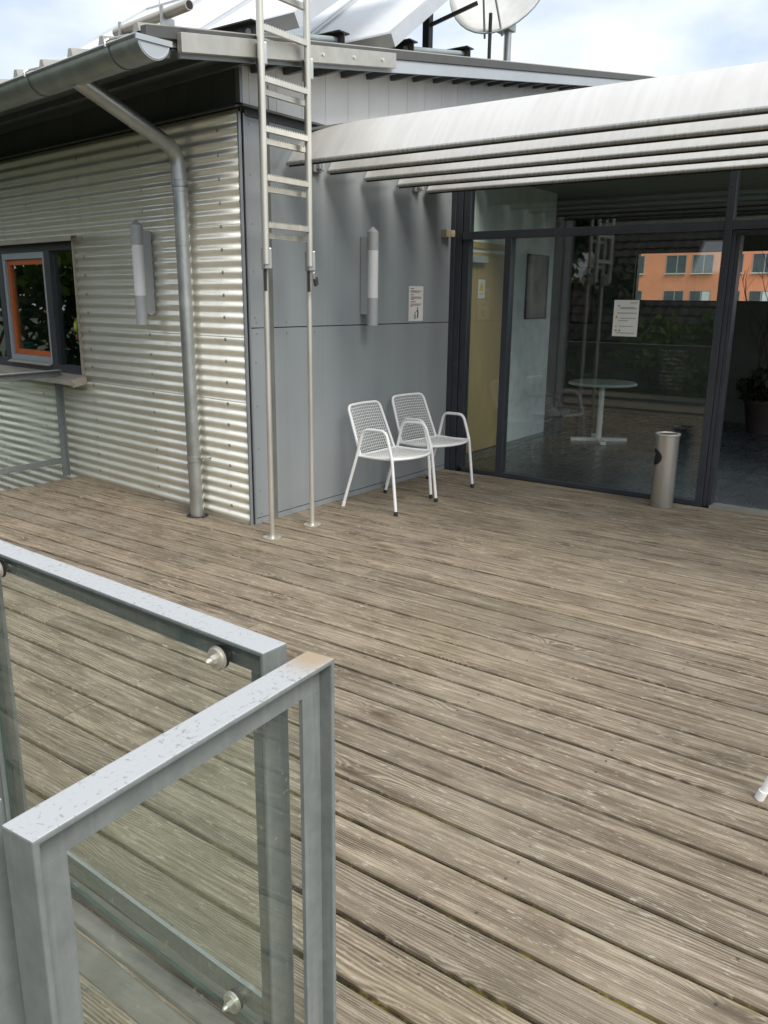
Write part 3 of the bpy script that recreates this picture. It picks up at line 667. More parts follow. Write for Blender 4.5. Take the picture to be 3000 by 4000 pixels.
def picture(x, y, z, w, h, axis, label):
    p = thing('picture', label, 'picture', (x, y, z))
    if axis == 'x':   # hangs on a wall facing +x
        obj('frame', MB().box(0, 0.02, -w/2, w/2, -h/2, -h/2+0.015).box(0, 0.02, -w/2, w/2, h/2-0.015, h/2).box(0, 0.02, -w/2, -w/2+0.015, -h/2+0.015, h/2-0.015).box(0, 0.02, w/2-0.015, w/2, -h/2+0.015, h/2-0.015), 'black_paint', p)
        obj('print', MB().box(0.001, 0.008, -w/2+0.015, w/2-0.015, -h/2+0.015, h/2-0.015), 'room_white' if False else 'picture_art', p)
    else:
        obj('frame', MB().box(-w/2, w/2, -0.02, 0, -h/2, -h/2+0.015).box(-w/2, w/2, -0.02, 0, h/2-0.015, h/2).box(-w/2, -w/2+0.015, -0.02, 0, -h/2+0.015, h/2-0.015).box(w/2-0.015, w/2, -0.02, 0, -h/2+0.015, h/2-0.015), 'black_paint', p)
        obj('print', MB().box(-w/2+0.015, w/2-0.015, -0.008, -0.001, -h/2+0.015, h/2-0.015), 'picture_art', p)
picture(-0.259, 5.02, 1.775, 0.56, 0.73, 'x', 'framed print hanging on the white side wall beside the beech door')
picture(-0.92, YB-0.001, 1.70, 0.34, 0.82, 'y', 'narrow framed print on the dark far wall left of the strip window')
# table in the foyer
tb = thing('round_table', 'round pale bistro table on a cross foot behind the glass', 'table', (0.56, 5.24, 0.002))
obj('tabletop', MB().lathe([(0.0, 0.700), (0.385, 0.700), (0.395, 0.690), (0.395, 0.676), (0.385, 0.668), (0.0, 0.668)], n=40), 'table_top', tb)
obj('column', MB().cyl((0, 0, 0.03), (0, 0, 0.668), 0.032, 16), 'white_coat', tb)
for a in (0.55, 0.55+PI/2):
    c, s_ = math.cos(a), math.sin(a)
    obj('foot', MB().obox((0, 0, 0.02+0.001*(a > 1)), (c*0.33, s_*0.33, 0), (-s_*0.03, c*0.03, 0), (0, 0, 0.018)), 'white_coat', tb)
# plant by the far window
pl = thing('potted_plant', 'tall bare-branched potted plant standing in front of the strip window', 'plant', (1.95, 7.25, 0.002))
obj('pot', MB().lathe([(0.0, 0.0), (0.17, 0.0), (0.23, 0.36), (0.25, 0.38), (0.25, 0.42), (0.22, 0.42), (0.21, 0.36), (0.0, 0.36)], n=24), 'terracotta', pl)
rp = random.Random(3); stems = MB()
def branch(mb, p, d, l, r, dep):
    q = p+d*l; mid = (p+q)/2+Vector((rp.uniform(-1, 1), rp.uniform(-1, 1), 0))*l*0.06
    mb.tube([p, mid, q], [r, r*0.8, r*0.6], 5)
    if dep:
        for _ in range(3):
            nd = (d+Vector((rp.uniform(-.8, .8), rp.uniform(-.8, .8), rp.uniform(-.1, .6)))).normalized()
            branch(mb, mid if rp.random() < .4 else q, nd, l*rp.uniform(.45, .7), r*0.6, dep-1)
for i in range(4):
    branch(stems, Vector((rp.uniform(-.08, .08), rp.uniform(-.08, .08), 0.36)), Vector((rp.uniform(-.16, .16), rp.uniform(-.1, .1), 1)).normalized(), rp.uniform(0.8, 1.05), 0.014, 3)
obj('stem', stems, 'bark', pl)
def leaves(n, cen, rad, size, rng, flat=0.5):
    v = []; f = []
    for i in range(n):
        d = rng.normal(size=3); d /= np.linalg.norm(d); rr = rng.random()**0.4
        c = np.array(cen)+d*np.array(rad)*rr
        a = rng.normal(size=3); a /= np.linalg.norm(a); b = np.cross(a, rng.normal(size=3)); b /= np.linalg.norm(b)+1e-9
        s_ = size*rng.uniform(.6, 1.3); o = len(v)
        v += [tuple(c-a*s_), tuple(c+b*s_*flat), tuple(c+a*s_), tuple(c-b*s_*flat)]; f.append((o, o+1, o+2, o+3))
    return v, f
v, f = leaves(420, (0, 0, 0.58), (0.34, 0.34, 0.24), 0.06, RNG); obj('foliage', MB().add(v, f), 'leaf_dry', pl)

# ------------------------------------------------------------------ louvre canopy
CN = thing('louvre_canopy', 'white curved metal louvre canopy over the terrace in front of the glass wall', 'canopy', (0, 0, 2.53))
CW = 0.218
def lz(y): return 1.150*y+2.3*y*(CW-y)*(1.0-0.3*y/CW)
prof = [(CW*i/12, lz(CW*i/12)) for i in range(13)]
for k in range(5):
    yk = 0.384+0.443*k; x0, x1 = 0.05, 6.3
    top = [(x0 if i < 20 else x1) for i in range(2)]
    up = [(p[0], p[1]+0.004) for p in prof]; lo = [(p[0]+0.006, p[1]-0.012) for p in prof]
    mb = MB()
    grid = []
    for x in [x0+0.04*i for i in range(13)]+[x0+(x1-x0)*i/6 for i in range(1, 7)]:
        q = (1-0.16*max(0.0, 1-(x-x0)/0.46)**2) if k == 0 else 1.0
        grid.append([(x, p[0], p[1]*q) for p in up])
    mb.sheet(grid); mb.sheet([[(x, p[0], p[1]*(0.84 if x == x0 and k == 0 else 1)) for p in lo[::-1]] for x in (x0, x0+0.46, x1)])
    n = len(up)
    for x, fl in ((x0, 0), (x1, 1)):
        qe = 0.84 if (k == 0 and fl == 0) else 1.0; vv = [(x, p[0], p[1]*qe) for p in up]+[(x, p[0], p[1]*qe) for p in lo]
        mb.add(vv, [((i, n+i, n+i+1, i+1) if fl else (i, i+1, n+i+1, n+i)) for i in range(n-1)])
    mb.add([(x0, up[-1][0], up[-1][1]), (x1, up[-1][0], up[-1][1]), (x1, lo[-1][0], lo[-1][1]), (x0, lo[-1][0], lo[-1][1])], [(0, 1, 2, 3)])
    bl = obj('louvre_blade', mb, 'louvre_metal', CN, (0, yk, 0))
    lip = MB().tube([(x0-0.004, 0.004, -0.006), (x1, 0.004, -0.006)], 0.0135, 10); obj('edge_lip', lip, 'louvre_lip', bl); obj('gap_shade_strip', MB().box(x0+0.01, x1-0.01, 0.006, 0.016, -0.028, -0.019), 'rubber', bl)  # black strip stands in for the shadow line in the gap below the lip
    obj('inner_rib', MB().box(x0+0.1, x1-0.1, 0.12, 0.14, lz(0.12)-0.06, lz(0.12)-0.016), 'soffit_metal', bl)
for y in (0.736, 2.047):
    obj('wall_bracket', MB().box(0.001, 0.030, y-0.045, y+0.045, -0.02, 0.075).cyl((0.062, y+0.01, -0.012), (0.062, y+0.01, 0.07), 0.016, 12).box(0.030, 0.062, y-0.02, y+0.02, 0.0, 0.06), 'lamp_metal', CN, bevel=0.003)
obj('cross_beam', MB().box(5.6, 5.68, 0.3, D-0.008, 0.02, 0.10), 'lamp_metal', CN)
obj('post', MB().box(5.60, 5.68, 0.31, 0.39, -2.528, 0.019), 'lamp_metal', CN)

# ------------------------------------------------------------------ roof access ladder
LD = thing('access_ladder', 'stainless steel double roof ladder standing on the deck before the grey panel wall', 'ladder', (0.335, 0.045, 0.0))
ZTOP = 4.2
for y in (-0.200, 0.225):
    obj('pole', MB().cyl((0, y, 0.002), (0, y, ZTOP), 0.0185, 14), 'stainless', LD)
    fl = MB().lathe([(0.0, 0.002), (0.066, 0.002), (0.066, 0.008), (0.024, 0.011), (0.022, 0.02), (0.0, 0.02)], (0, y, 0.0), 24)
    for a in (0.6, 2.2, 3.7, 5.3): fl.cyl((0.048*math.cos(a), y+0.048*math.sin(a), 0.008), (0.048*math.cos(a), y+0.048*math.sin(a), 0.013), 0.007, 6)
    obj('base_plate', fl, 'stainless', LD)
def rung(mb, x, z, y0, y1):
    mb.box(x-0.014, x+0.014, y0, y1, z-0.016, z+0.014)
    n = int((y1-y0)/0.022)
    for i in range(n): mb.box(x+0.004, x+0.012, y0+0.012+0.022*i, y0+0.022+0.022*i, z+0.0145, z+0.021)
for i in range(8):
    mb = MB(); rung(mb, 0.0, 2.005+0.28*i, -0.185, 0.21); obj('rung', mb, 'stainless', LD)
fy0, fy1, fx = -0.255, 0.165, 0.062
for y in (fy0, fy1):
    z0 = 1.83
    mb = MB().cyl((fx, y, z0), (fx, y, ZTOP), 0.021, 14); obj('outer_rail', mb, 'stainless', LD)
for i in range(8):
    mb = MB(); rung(mb, fx, 2.065+0.278*i, fy0+0.015, fy1-0.01); obj('rung', mb, 'stainless', LD)
for y, yy in ((fy0, -0.200), (fy1, 0.225)):
    for z0, z1 in ((1.80, 1.93), (2.975, 3.10)):
        if y == fy1: z0, z1 = z0+0.0, z1+0.0
        mb = MB().obox((fx*0.55, (y+yy)/2+0.005, (z0+z1)/2), (0.036, -0.020, 0), (0.012, 0.022, 0), (0, 0, (z1-z0)/2))
        obj('guide_sleeve', mb, 'zinc', LD, bevel=0.006)
    obj('stop_bar', MB().box(fx-0.03, fx-0.012, y+0.004, y+0.016, 1.665, 1.80), 'beam_steel', LD)
# mounting rail along the roof verge
mv = [(x, yy, roofz(0.3, yy)+t) for yy in (-0.78, 1.25) for x in (0.3125, 0.352) for t in (-0.118, -0.018)]
mv = [(x-0.335, y-0.045, z) for x, y, z in mv]
obj('mounting_rail', MB().add(mv, [(0, 1, 3, 2), (4, 6, 7, 5), (0, 4, 5, 1), (2, 3, 7, 6), (0, 2, 6, 4), (1, 5, 7, 3)]), 'aluminium_plate', LD, bevel=0.003)
mb = MB()
for yy in (0.42, 0.75, 1.08): mb.cyl((0.352-0.335, yy-0.045, roofz(0.3, yy)-0.07), (0.360-0.335, yy-0.045, roofz(0.3, yy)-0.07), 0.012, 8)
obj('rail_bolt', mb, 'stainless', LD, kind='stuff')
pk = thing('padlock', 'small padlock hanging from the right rail of the roof ladder', 'padlock', (0.425, 0.235, 1.735))
obj('body', MB().box(-0.010, 0.010, -0.022, 0.022, -0.030, 0.022), 'beam_steel', pk, bevel=0.004)
obj('shackle', MB().tube(fillet([(0, -0.014, 0.02), (0, -0.014, 0.062), (0, 0.014, 0.062), (0, 0.014, 0.03)], 0.014, 5), 0.0042, 8), 'stainless', pk)
pk.rotation_euler = (0.35, 0, 0.3)

# ------------------------------------------------------------------ wall lamps
def lamp(label, loc, rz):      # wall behind at local +y
    l = thing('wall_lamp', label, 'lamp', loc, rz, 'tubular wall lamps')
    obj('back_plate', MB().box(-0.036, 0.036, 0.012, 0.098, -0.30, 0.30), 'lamp_metal', l, bevel=0.003)
    r = 0.045; n = 28; zt = 0.335
    cap = MB().lathe([(0.0, 0.195), (r, 0.195), (r, zt)], n=n)
    v = [(r*math.cos(2*PI*k/n), r*math.sin(2*PI*k/n), zt) for k in range(n)]+[(0.0, 0.0, zt+0.042)]
    cap.add(v, [(k, (k+1) % n, n) for k in range(n)], True); cap.lathe([(r, 0.231), (r+0.0012, 0.233), (r, 0.235)], n=n)
    obj('top_cap', cap, 'lamp_metal', l)
    obj('diffuser', MB().lathe([(r-0.0015, -0.17), (r-0.0015, 0.195)], n=n), 'lamp_diffuser', l)
    obj('bottom_cap', MB().lathe([(0.0, -0.385), (r, -0.385), (r, -0.17), (0.0, -0.17)], n=n).lathe([(r, -0.232), (r+0.0012, -0.230), (r, -0.228)], n=n), 'lamp_metal', l)
    return l
p = wa(-1.085, -0.135, 1.80); lamp('tubular wall lamp mounted on the corrugated metal wall', p, -A_ANG)
lamp('tubular wall lamp mounted on the flat grey panel wall', (0.102, 1.312, 1.800), PI/2)

# ------------------------------------------------------------------ notices and sensor
nt_ = tag(obj('wall_notice', MB().box(0.0004, 0.002, -0.113, 0.113, -0.150, 0.150), 'paper', None, (0.0004, 2.090, 1.585)), 'white paper notice with red text and litter bin pictogram on the grey panel', 'notice')
def lines(par, mat, rows, x):
    for y0, y1, z in rows: obj('print_line', MB().box(x, x+0.0006, y0, y1, z-0.0028, z+0.0028), mat, par)
lines(nt_, 'ink', [(-0.085, -0.035, 0.128), (-0.085, -0.04, 0.076), (-0.085, -0.005, 0.016)], 0.0021)
lines(nt_, 'ink_red', [(-0.085, 0.09, 0.109), (-0.085, 0.055, 0.099), (-0.085, 0.085, 0.057), (-0.085, 0.085, 0.047), (-0.085, -0.03, 0.037), (-0.085, 0.085, -0.003), (-0.085, 0.06, -0.013), (-0.085, -0.055, -0.023)], 0.0021)
pg = MB()
pg.prism([(0.020, -0.045), (0.032, -0.045), (0.034, -0.058), (0.042, -0.072), (0.040, -0.100), (0.036, -0.128), (0.030, -0.128), (0.030, -0.100), (0.024, -0.128), (0.014, -0.128), (0.022, -0.096), (0.022, -0.070), (0.018, -0.060), (-0.004, -0.058), (-0.004, -0.063), (0.018, -0.068)][::1], 0, 0.0021, 0.0028)
pg.prism([(0.026+0.0085*math.cos(a), -0.037+0.0085*math.sin(a)) for a in [2*PI*i/10 for i in range(10)]], 0, 0.0021, 0.0028)
obj('figure_print', pg, 'ink', nt_)
obj('bin_print', MB().prism([(-0.030, -0.090), (0.004, -0.090), (0.000, -0.134), (-0.026, -0.134)], 0, 0.0021, 0.0028), 'ink_grey', nt_)
obj('litter_print', MB().prism([(-0.020, -0.082), (-0.006, -0.086), (-0.002, -0.074), (-0.014, -0.070)], 0, 0.0021, 0.0028), 'ink', nt_)
gn = tag(obj('glass_notice', MB().box(-0.106, 0.106, -0.0012, 0.0, -0.147, 0.147), 'paper', None, (1.697, D+0.034, 1.487)), 'white paper notice with yellow warning triangles stuck to the glass wall', 'notice')
for i, (x0, x1, z) in enumerate([(0.03, 0.085, 0.125), (-0.05, 0.07, 0.088), (-0.055, 0.09, 0.078), (-0.075, 0.09, 0.042), (-0.05, 0.085, 0.0), (-0.06, 0.02, -0.02), (-0.05, 0.07, -0.065), (-0.075, 0.08, -0.12)]):
    obj('print_line', MB().box(x0, x1, -0.0018, -0.0012, z-0.003, z+0.003), 'ink_grey', gn)
for x, z, s_ in ((-0.078, 0.012, 0.013), (-0.078, -0.062, 0.010)):
    obj('triangle', MB().prism([(x-s_, z-s_), (x+s_, z-s_), (x, z+s_)], 1, -0.0018, -0.0012), 'sign_yellow', gn)
for x, z in ((-0.065, 0.10), (-0.075, -0.10), (-0.045, -0.10)):
    obj('symbol', MB().prism([(x+0.009*math.cos(a), z+0.009*math.sin(a)) for a in [2*PI*i/10 for i in range(10)]], 1, -0.0018, -0.0012), 'ink_grey', gn)
sn = thing('motion_sensor', 'small cream motion sensor on the grey panel beside the glass wall', 'sensor', (0.001, 2.53, 2.205))
obj('housing', MB().box(0.0, 0.06, -0.05, 0.015, -0.036, 0.036), 'cream_plastic', sn, bevel=0.008); obj('lens', MB().lathe([(0.0, -0.028), (0.030, -0.028), (0.034, 0.0), (0.030, 0.028), (0.0, 0.028)], (0.055, 0.04, 0), 16), 'cream_plastic', sn)

# ------------------------------------------------------------------ ash bin (stainless, with an oval opening in its side)
def fixn(o):
    bm = bmesh.new(); bm.from_mesh(o.data); bmesh.ops.recalc_face_normals(bm, faces=bm.faces); bm.to_mesh(o.data); bm.free(); return o
def boolean(base, cutters, name, mat):
    o = fixn(obj(name, base, mat))
    cs = []
    for c in cutters:
        q = fixn(obj('cutter', c, mat)); cs.append(q)
        b = o.modifiers.new('b', 'BOOLEAN'); b.operation = 'DIFFERENCE'; b.object = q; b.solver = 'EXACT'
    dg = bpy.context.evaluated_depsgraph_get(); me = bpy.data.meshes.new_from_object(o.evaluated_get(dg))
    for q in cs+[o]: bpy.data.objects.remove(q, do_unlink=True)
    me.materials.clear(); me.materials.append(MATS[mat])
    for p_ in me.polygons: p_.use_smooth = True
    return me
bn = thing('ash_bin', 'stainless steel cylindrical ash bin standing by the glass wall', 'ash bin', (2.203, 2.478, 0.0015))
ha = R(-139)
body = MB().cyl((0, 0, 0.0), (0, 0, 0.585), 0.0905, 64)
me = boolean(body, [MB().cyl((0, 0, 0.01), (0, 0, 0.60), 0.0885, 64), MB().cyl((0.03*math.cos(ha), 0.03*math.sin(ha), 0.41), (0.2*math.cos(ha), 0.2*math.sin(ha), 0.41), 0.066, 40)], 'body', 'stainless_brushed')
bd = obj('body', me, 'stainless_brushed', bn)
es = bd.modifiers.new('es', 'EDGE_SPLIT'); es.split_angle = R(40)
obj('inner_liner', MB().lathe([(0.0, 0.012), (0.080, 0.012), (0.080, 0.565), (0.0, 0.565)], n=32), 'black_paint', bn)
obj('rim', MB().lathe([(0.074, 0.585), (0.080, 0.602), (0.096, 0.600), (0.0975, 0.593), (0.096, 0.585), (0.0912, 0.583)], n=48), 'stainless', bn)
obj('ash_tray', MB().lathe([(0.0, 0.588), (0.05, 0.590), (0.076, 0.592)], n=32), 'ash_grit', bn)

# ------------------------------------------------------------------ chairs
def grid_wires(mb, P, nu, nv, r=0.0021):
    for i in range(nu):
        mb.tube([P(i/(nu-1), j/8) for j in range(9)], r, 4, caps=False)
    for j in range(nv):
        mb.tube([Vector(P(i/8, j/(nv-1)))+Vector((0, 0, 0.0022)) for i in range(9)], r, 4, caps=False)
def seat_pt(u, v):       # u across, v front to back
    y = -0.245+0.49*u; xf = 0.300-0.085*(2*abs(u-0.5))**2.2; xb = -0.125
    x = xf+(xb-xf)*v; z = 0.432-0.016*math.sin(PI*v)*(1-(2*u-1)**2*0.6)-0.006*v
    return (x, y, z)
def back_pt(u, v):       # v bottom to top
    hw = 0.222-0.022*v
    y = -hw+2*hw*u; x = -0.128-0.150*v-0.014*(1-(2*u-1)**2); z = 0.442+0.352*v-0.006*(2*u-1)**2
    if v > 0.97: z -= 0.012*(2*abs(u-0.5))**6
    return (x, y, z)
def make_chair(label, group):
    c = thing('garden_chair', label, 'chair', group=group)
    for s_ in (-1, 1):
        y = 0.280*s_
        path = [(0.262, 0.288*s_, 0.002), (0.212, y, 0.435), (0.145, 0.272*s_, 0.645), (-0.070, 0.272*s_, 0.640), (-0.128, 0.276*s_, 0.430), (-0.262, 0.288*s_, 0.002)]
        pts = fillet(path, 0.055, 6)
        obj('arm_and_legs', MB().tube(pts, 0.0125, 12), 'white_coat', c)
        for (a, b) in (((0.262, 0.288*s_, 0.0), (0.256, 0.287*s_, 0.034)), ((-0.262, 0.288*s_, 0.0), (-0.252, 0.287*s_, 0.034))):
            obj('foot_cap', MB().tube([a, b], 0.0155, 12), 'rubber', c)
    loop = [Vector(seat_pt(0, v/6)) for v in range(6, -1, -1)]+[Vector(seat_pt(u/10, 0)) for u in range(1, 10)]+[Vector(seat_pt(1, v/6)) for v in range(0, 7)]
    loop = [Vector((p.x, p.y*1.06, p.z)) for p in loop]
    loop = [loop[0]+Vector((-0.004, 0, 0))]+loop[1:]
    obj('seat_frame', MB().tube(loop, 0.0115, 10), 'white_coat', c)
    obj('seat_rear_rail', MB().tube([(-0.130, -0.262, 0.424), (-0.130, 0.262, 0.424)], 0.009, 8), 'white_coat', c)
    mb = MB(); grid_wires(mb, seat_pt, 21, 19); obj('seat_mesh', mb, 'white_coat', c)
    bf = fillet([(-0.126, -0.232, 0.418), (-0.276, -0.206, 0.800), (-0.292, 0.0, 0.803), (-0.276, 0.206, 0.800), (-0.126, 0.232, 0.418)], 0.055, 6)
    obj('back_frame', MB().tube(bf, 0.0115, 10), 'white_coat', c)
    mb = MB(); grid_wires(mb, back_pt, 19, 17); obj('back_mesh', mb, 'white_coat', c)
    return c
ch1 = make_chair('white wire mesh armchair by the grey panel wall, nearer to the roof ladder', 'white mesh chairs'); ch1.location = (0.414, 1.150, 0.0); ch1.rotation_euler = (0, 0, 0.0)
ch2 = copy_tree(ch1); ch2['label'] = 'white wire mesh armchair in the corner between panel wall and glass wall'; ch2.location = (0.348, 1.838, 0.0); ch2.rotation_euler = (0, 0, R(-7))
ch3 = copy_tree(ch1); ch3['label'] = 'white mesh chair standing alone out on the open deck'; ch3.location = (4.052, -1.139, 0.0); ch3.rotation_euler = (0, 0, 0.0)
# two feet lost their black caps
for o in bpy.data.objects:
    if o.name.startswith('foot_cap') and o.parent in (ch1, ch3) and o.data.vertices[0].co.x < -0.2:
        if (o.parent == ch1 and o.data.vertices[0].co.y < 0) or o.parent == ch3:
            me = o.data.copy(); me.materials[0] = MATS['white_coat']; o.data = me

# ------------------------------------------------------------------ glass railings
def railing(label, a, b, ztop, zglass, glass_side, clamps=True, posts=(1, 1), lean=0.0, foot=0.002):
    # a, b: ends of the handrail centre line in plan; web plate in the middle, glass on one side (+1 = left of a->b)
    a, b = Vector((a[0], a[1], 0)), Vector((b[0], b[1], 0)); d = (b-a); Ln = d.length; ang = math.atan2(d.y, d.x)
    t = thing('glass_railing', label, 'railing', (a.x, a.y, 0), ang, 'glass railing panels')
    w = 0.031; th = 0.010
    fp0 = 0.0 if posts[0] else -0.001
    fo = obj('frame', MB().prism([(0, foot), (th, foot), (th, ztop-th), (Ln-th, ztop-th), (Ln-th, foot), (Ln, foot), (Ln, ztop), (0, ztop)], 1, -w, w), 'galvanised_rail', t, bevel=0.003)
    obj('web', MB().box(th+0.001, Ln-th-0.001, -0.004, 0.004, ztop-0.062, ztop-th-0.0005), 'galvanised_rail', t)
    for i, (x, s_) in enumerate(((0.0, 1), (Ln, -1))):
        if not posts[i]: continue
        x0, x1 = (x, x+th) if s_ > 0 else (x-th, x)
        q0, q1 = (x1+0.0005, x1+0.052) if s_ > 0 else (x0-0.052, x0-0.0005)
        obj('post_web', MB().box(q0, q1, -0.004, 0.004, foot, ztop-0.0625), 'galvanised_rail', t)
    obj('bottom_rail', MB().box(th+0.053, Ln-th-0.053, -0.005, 0.005, 0.125, 0.178), 'galvanised_rail', t)
    g0 = glass_side*0.012; e = 0.03
    gz0, gz1 = 0.105, zglass
    gl = obj('glass_pane', MB().box(th+e*0.3, Ln-th-e*0.3, min(g0, g0+glass_side*0.010), max(g0, g0+glass_side*0.010), gz0, gz1), 'railing_glass', t)
    ge = g0+glass_side*0.0101
    obj('glass_edge', MB().box(th+e*0.3-0.0012, th+e*0.3-0.0002, min(g0, ge), max(g0, ge), gz0, gz1).box(Ln-th-e*0.3+0.0002, Ln-th-e*0.3+0.0012, min(g0, ge), max(g0, ge), gz0, gz1).box(th+e*0.3, Ln-th-e*0.3, min(g0, ge), max(g0, ge), gz0-0.0012, gz0-0.0002), 'glass_edge', gl)
    if clamps:
        for x in (0.125, Ln-0.125):
            for z in (ztop-0.045, 0.150):
                s2 = glass_side; y = g0+s2*0.0102
                cl = MB()
                def disc(y0, y1, r): cl.cyl((x, y+s2*y0, z), (x, y+s2*y1, z), r, 24)
                disc(0.0, 0.008, 0.023)
                c2 = obj('clamp_gasket', cl, 'rubber', t); cl = MB(); disc(0.008, 0.013, 0.024); disc(0.013, 0.018, 0.021)
                cl.cyl((x, y+s2*0.018, z), (x, y+s2*0.028, z), 0.010, 6); cl.tube([(x, y+s2*0.028, z), (x, y+s2*0.033, z), (x, y+s2*0.038, z)], [0.0065, 0.0065, 0.003], 12)
                cl.cyl((x, g0-s2*0.020, z), (x, g0, z), 0.008, 10)
                obj('glass_clamp', cl, 'stainless', t)
    return t
# F1: along the deck edge, right panel; then its left neighbour; glass towards the camera (-y)
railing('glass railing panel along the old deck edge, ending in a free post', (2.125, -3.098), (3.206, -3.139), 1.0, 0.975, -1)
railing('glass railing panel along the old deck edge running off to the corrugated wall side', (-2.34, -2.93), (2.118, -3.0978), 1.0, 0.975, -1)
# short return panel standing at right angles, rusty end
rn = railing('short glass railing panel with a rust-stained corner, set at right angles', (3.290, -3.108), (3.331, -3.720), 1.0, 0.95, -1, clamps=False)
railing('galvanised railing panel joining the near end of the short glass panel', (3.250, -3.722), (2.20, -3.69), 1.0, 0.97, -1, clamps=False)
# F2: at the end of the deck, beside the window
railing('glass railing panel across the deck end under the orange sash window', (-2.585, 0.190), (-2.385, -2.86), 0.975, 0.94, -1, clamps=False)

# ------------------------------------------------------------------ things on the roof
def zr(x, y): return roofz(x, y)
for i, (y, x1) in enumerate(((0.16, 0.02), (1.06, 0.02), (1.96, 0.02), (2.86, 0.02))):
    x0 = -4.2; mb = MB(); zb = zr(x1, y)+0.048; h = 0.12; w = 0.06; t_ = 0.009
    mb.box(x0, x1, y-w, y+w, zb, zb+t_).box(x0, x1, y-w, y+w, zb+h-t_, zb+h).box(x0, x1, y-0.004, y+0.004, zb+t_, zb+h-t_)
    tag(obj('steel_beam', mb, 'beam_steel'), ['dark steel I-beam on the roof close behind the ladder top', 'dark steel I-beam carrying the lower end of the front solar collector', 'dark steel I-beam under the sloping white collector edge', 'dark steel I-beam nearest to the satellite dish'][i], 'beam', 'steel beams on the roof')
for (ya, yb, lab) in ((0.15, 1.05, 'grey round tube between the first two steel beams on the roof'), (1.95, 2.85, 'grey round tube between the steel beams near the satellite dish')):
    x = -0.06
    tag(obj('roof_pipe', MB().cyl((x, ya, zr(x, ya)+0.115), (x, yb, zr(x, yb)+0.125), 0.024, 12), 'pipe_paint'), lab, 'pipe')
def collector(label, xr, y, z, n, tilt, length):
    t = thing('solar_collector', label, 'solar panel', (xr, y, z), 0, 'solar collectors on the roof')
    c, s_ = math.cos(tilt), math.sin(tilt); w = 1.15
    U = Vector((0, c, s_)); Nn = Vector((0, -s_, c))
    for i in range(n):
        x1 = -i*(w+0.015); x0 = x1-w
        fm = MB()
        def bx(xa, xb, l0, l1, h0, h1):
            cc = Vector(((xa+xb)/2, 0, 0))+U*(l0+l1)/2+Nn*(h0+h1)/2
            fm.obox(cc, ((xb-xa)/2, 0, 0), U*(l1-l0)/2, Nn*(h1-h0)/2)
        bx(x1-0.05, x1, 0, length, -0.05, 0.05); bx(x0, x0+0.05, 0, length, -0.05, 0.05)
        bx(x0+0.05, x1-0.05, 0, 0.05, -0.05, 0.05); bx(x0+0.05, x1-0.05, length-0.05, length, -0.05, 0.05)
        p = obj('frame', fm, 'collector_frame', t)
        fm = MB(); bx(x0+0.05, x1-0.05, 0.05, length-0.05, -0.04, 0.035); obj('absorber_face', fm, 'collector_face', p)
    return t
collector('solar collector row tilted up right behind the roof ladder', -0.05, 0.62, zr(0, 0.62)+0.22, 3, R(33), 1.9)
collector('solar collector row with a long white side edge beside the satellite dish', 0.10, 1.56, zr(0, 1.56)+0.13, 3, R(34.7), 2.1)
# satellite dish
ds = thing('satellite_dish', 'white satellite dish on a short pole behind the solar collectors', 'satellite dish', (-0.2, 3.95, zr(-0.2, 3.95)))
obj('pole', MB().cyl((0, 0, 0.0), (0, 0, 0.70), 0.038, 16), 'zinc', ds)
ax = Vector((0.12, -0.90, 0.32)).normalized(); u = ax.cross(Vector((0, 0, 1))).normalized(); w_ = u.cross(ax)
dc = Vector((0.02, -0.10, 0.74)); RR = 0.56
mb = MB(); grid = []
for i in range(9):
    r = RR*i/8
    grid.append([dc+u*r*math.cos(2*PI*k/36)*0.93+w_*r*math.sin(2*PI*k/36)+ax*(r*r/(4*0.42)) for k in range(37)])
mb.sheet(grid); dsh = obj('reflector', mb, 'dish_white', ds); sm = dsh.modifiers.new('s', 'SOLIDIFY'); sm.thickness = 0.006
obj('rim', MB().tube([dc+u*RR*math.cos(2*PI*k/36)*0.93+w_*RR*math.sin(2*PI*k/36)+ax*(RR*RR/(4*0.42)) for k in range(36)], 0.007, 6, closed=True), 'pipe_paint', dsh)
fp = dc+ax*0.62-w_*0.05; bt = dc-w_*RR*1.0+ax*0.12
for s_ in (-0.09, 0.09): obj('feed_arm', MB().tube([bt+u*s_, fp+u*s_*0.25], 0.011, 8), 'pipe_paint', ds)
obj('receiver', MB().tube([fp-ax*0.06, fp+ax*0.02, fp+ax*0.06], [0.035, 0.03, 0.02], 12), 'pipe_paint', ds)
obj('mount', MB().box(-0.10, 0.06, -0.10, 0.05, 0.40, 0.52), 'pipe_paint', ds); obj('cable', MB().tube([fp, fp-w_*0.16+u*0.02, fp-w_*0.18+u*0.05, fp-w_*0.05+u*0.06], 0.004, 5), 'white_coat', ds)
bp = thing('black_mast', 'black square mast with a side arm between the collectors and the dish', 'mast', (-0.5, 2.95, zr(-0.5, 2.95)))
obj('post', MB().box(-0.035, 0.035, -0.035, 0.035, 0, 1.1), 'black_paint', bp); obj('arm', MB().bar((0.036, 0, 0.44), (0.42, 0.18, 0.60), 0.03, 0.03), 'black_paint', bp); obj('strut', MB().cyl((0.35, 0.55, -0.02), (0.35, 0.55, 0.62), 0.018, 8), 'black_paint', bp)
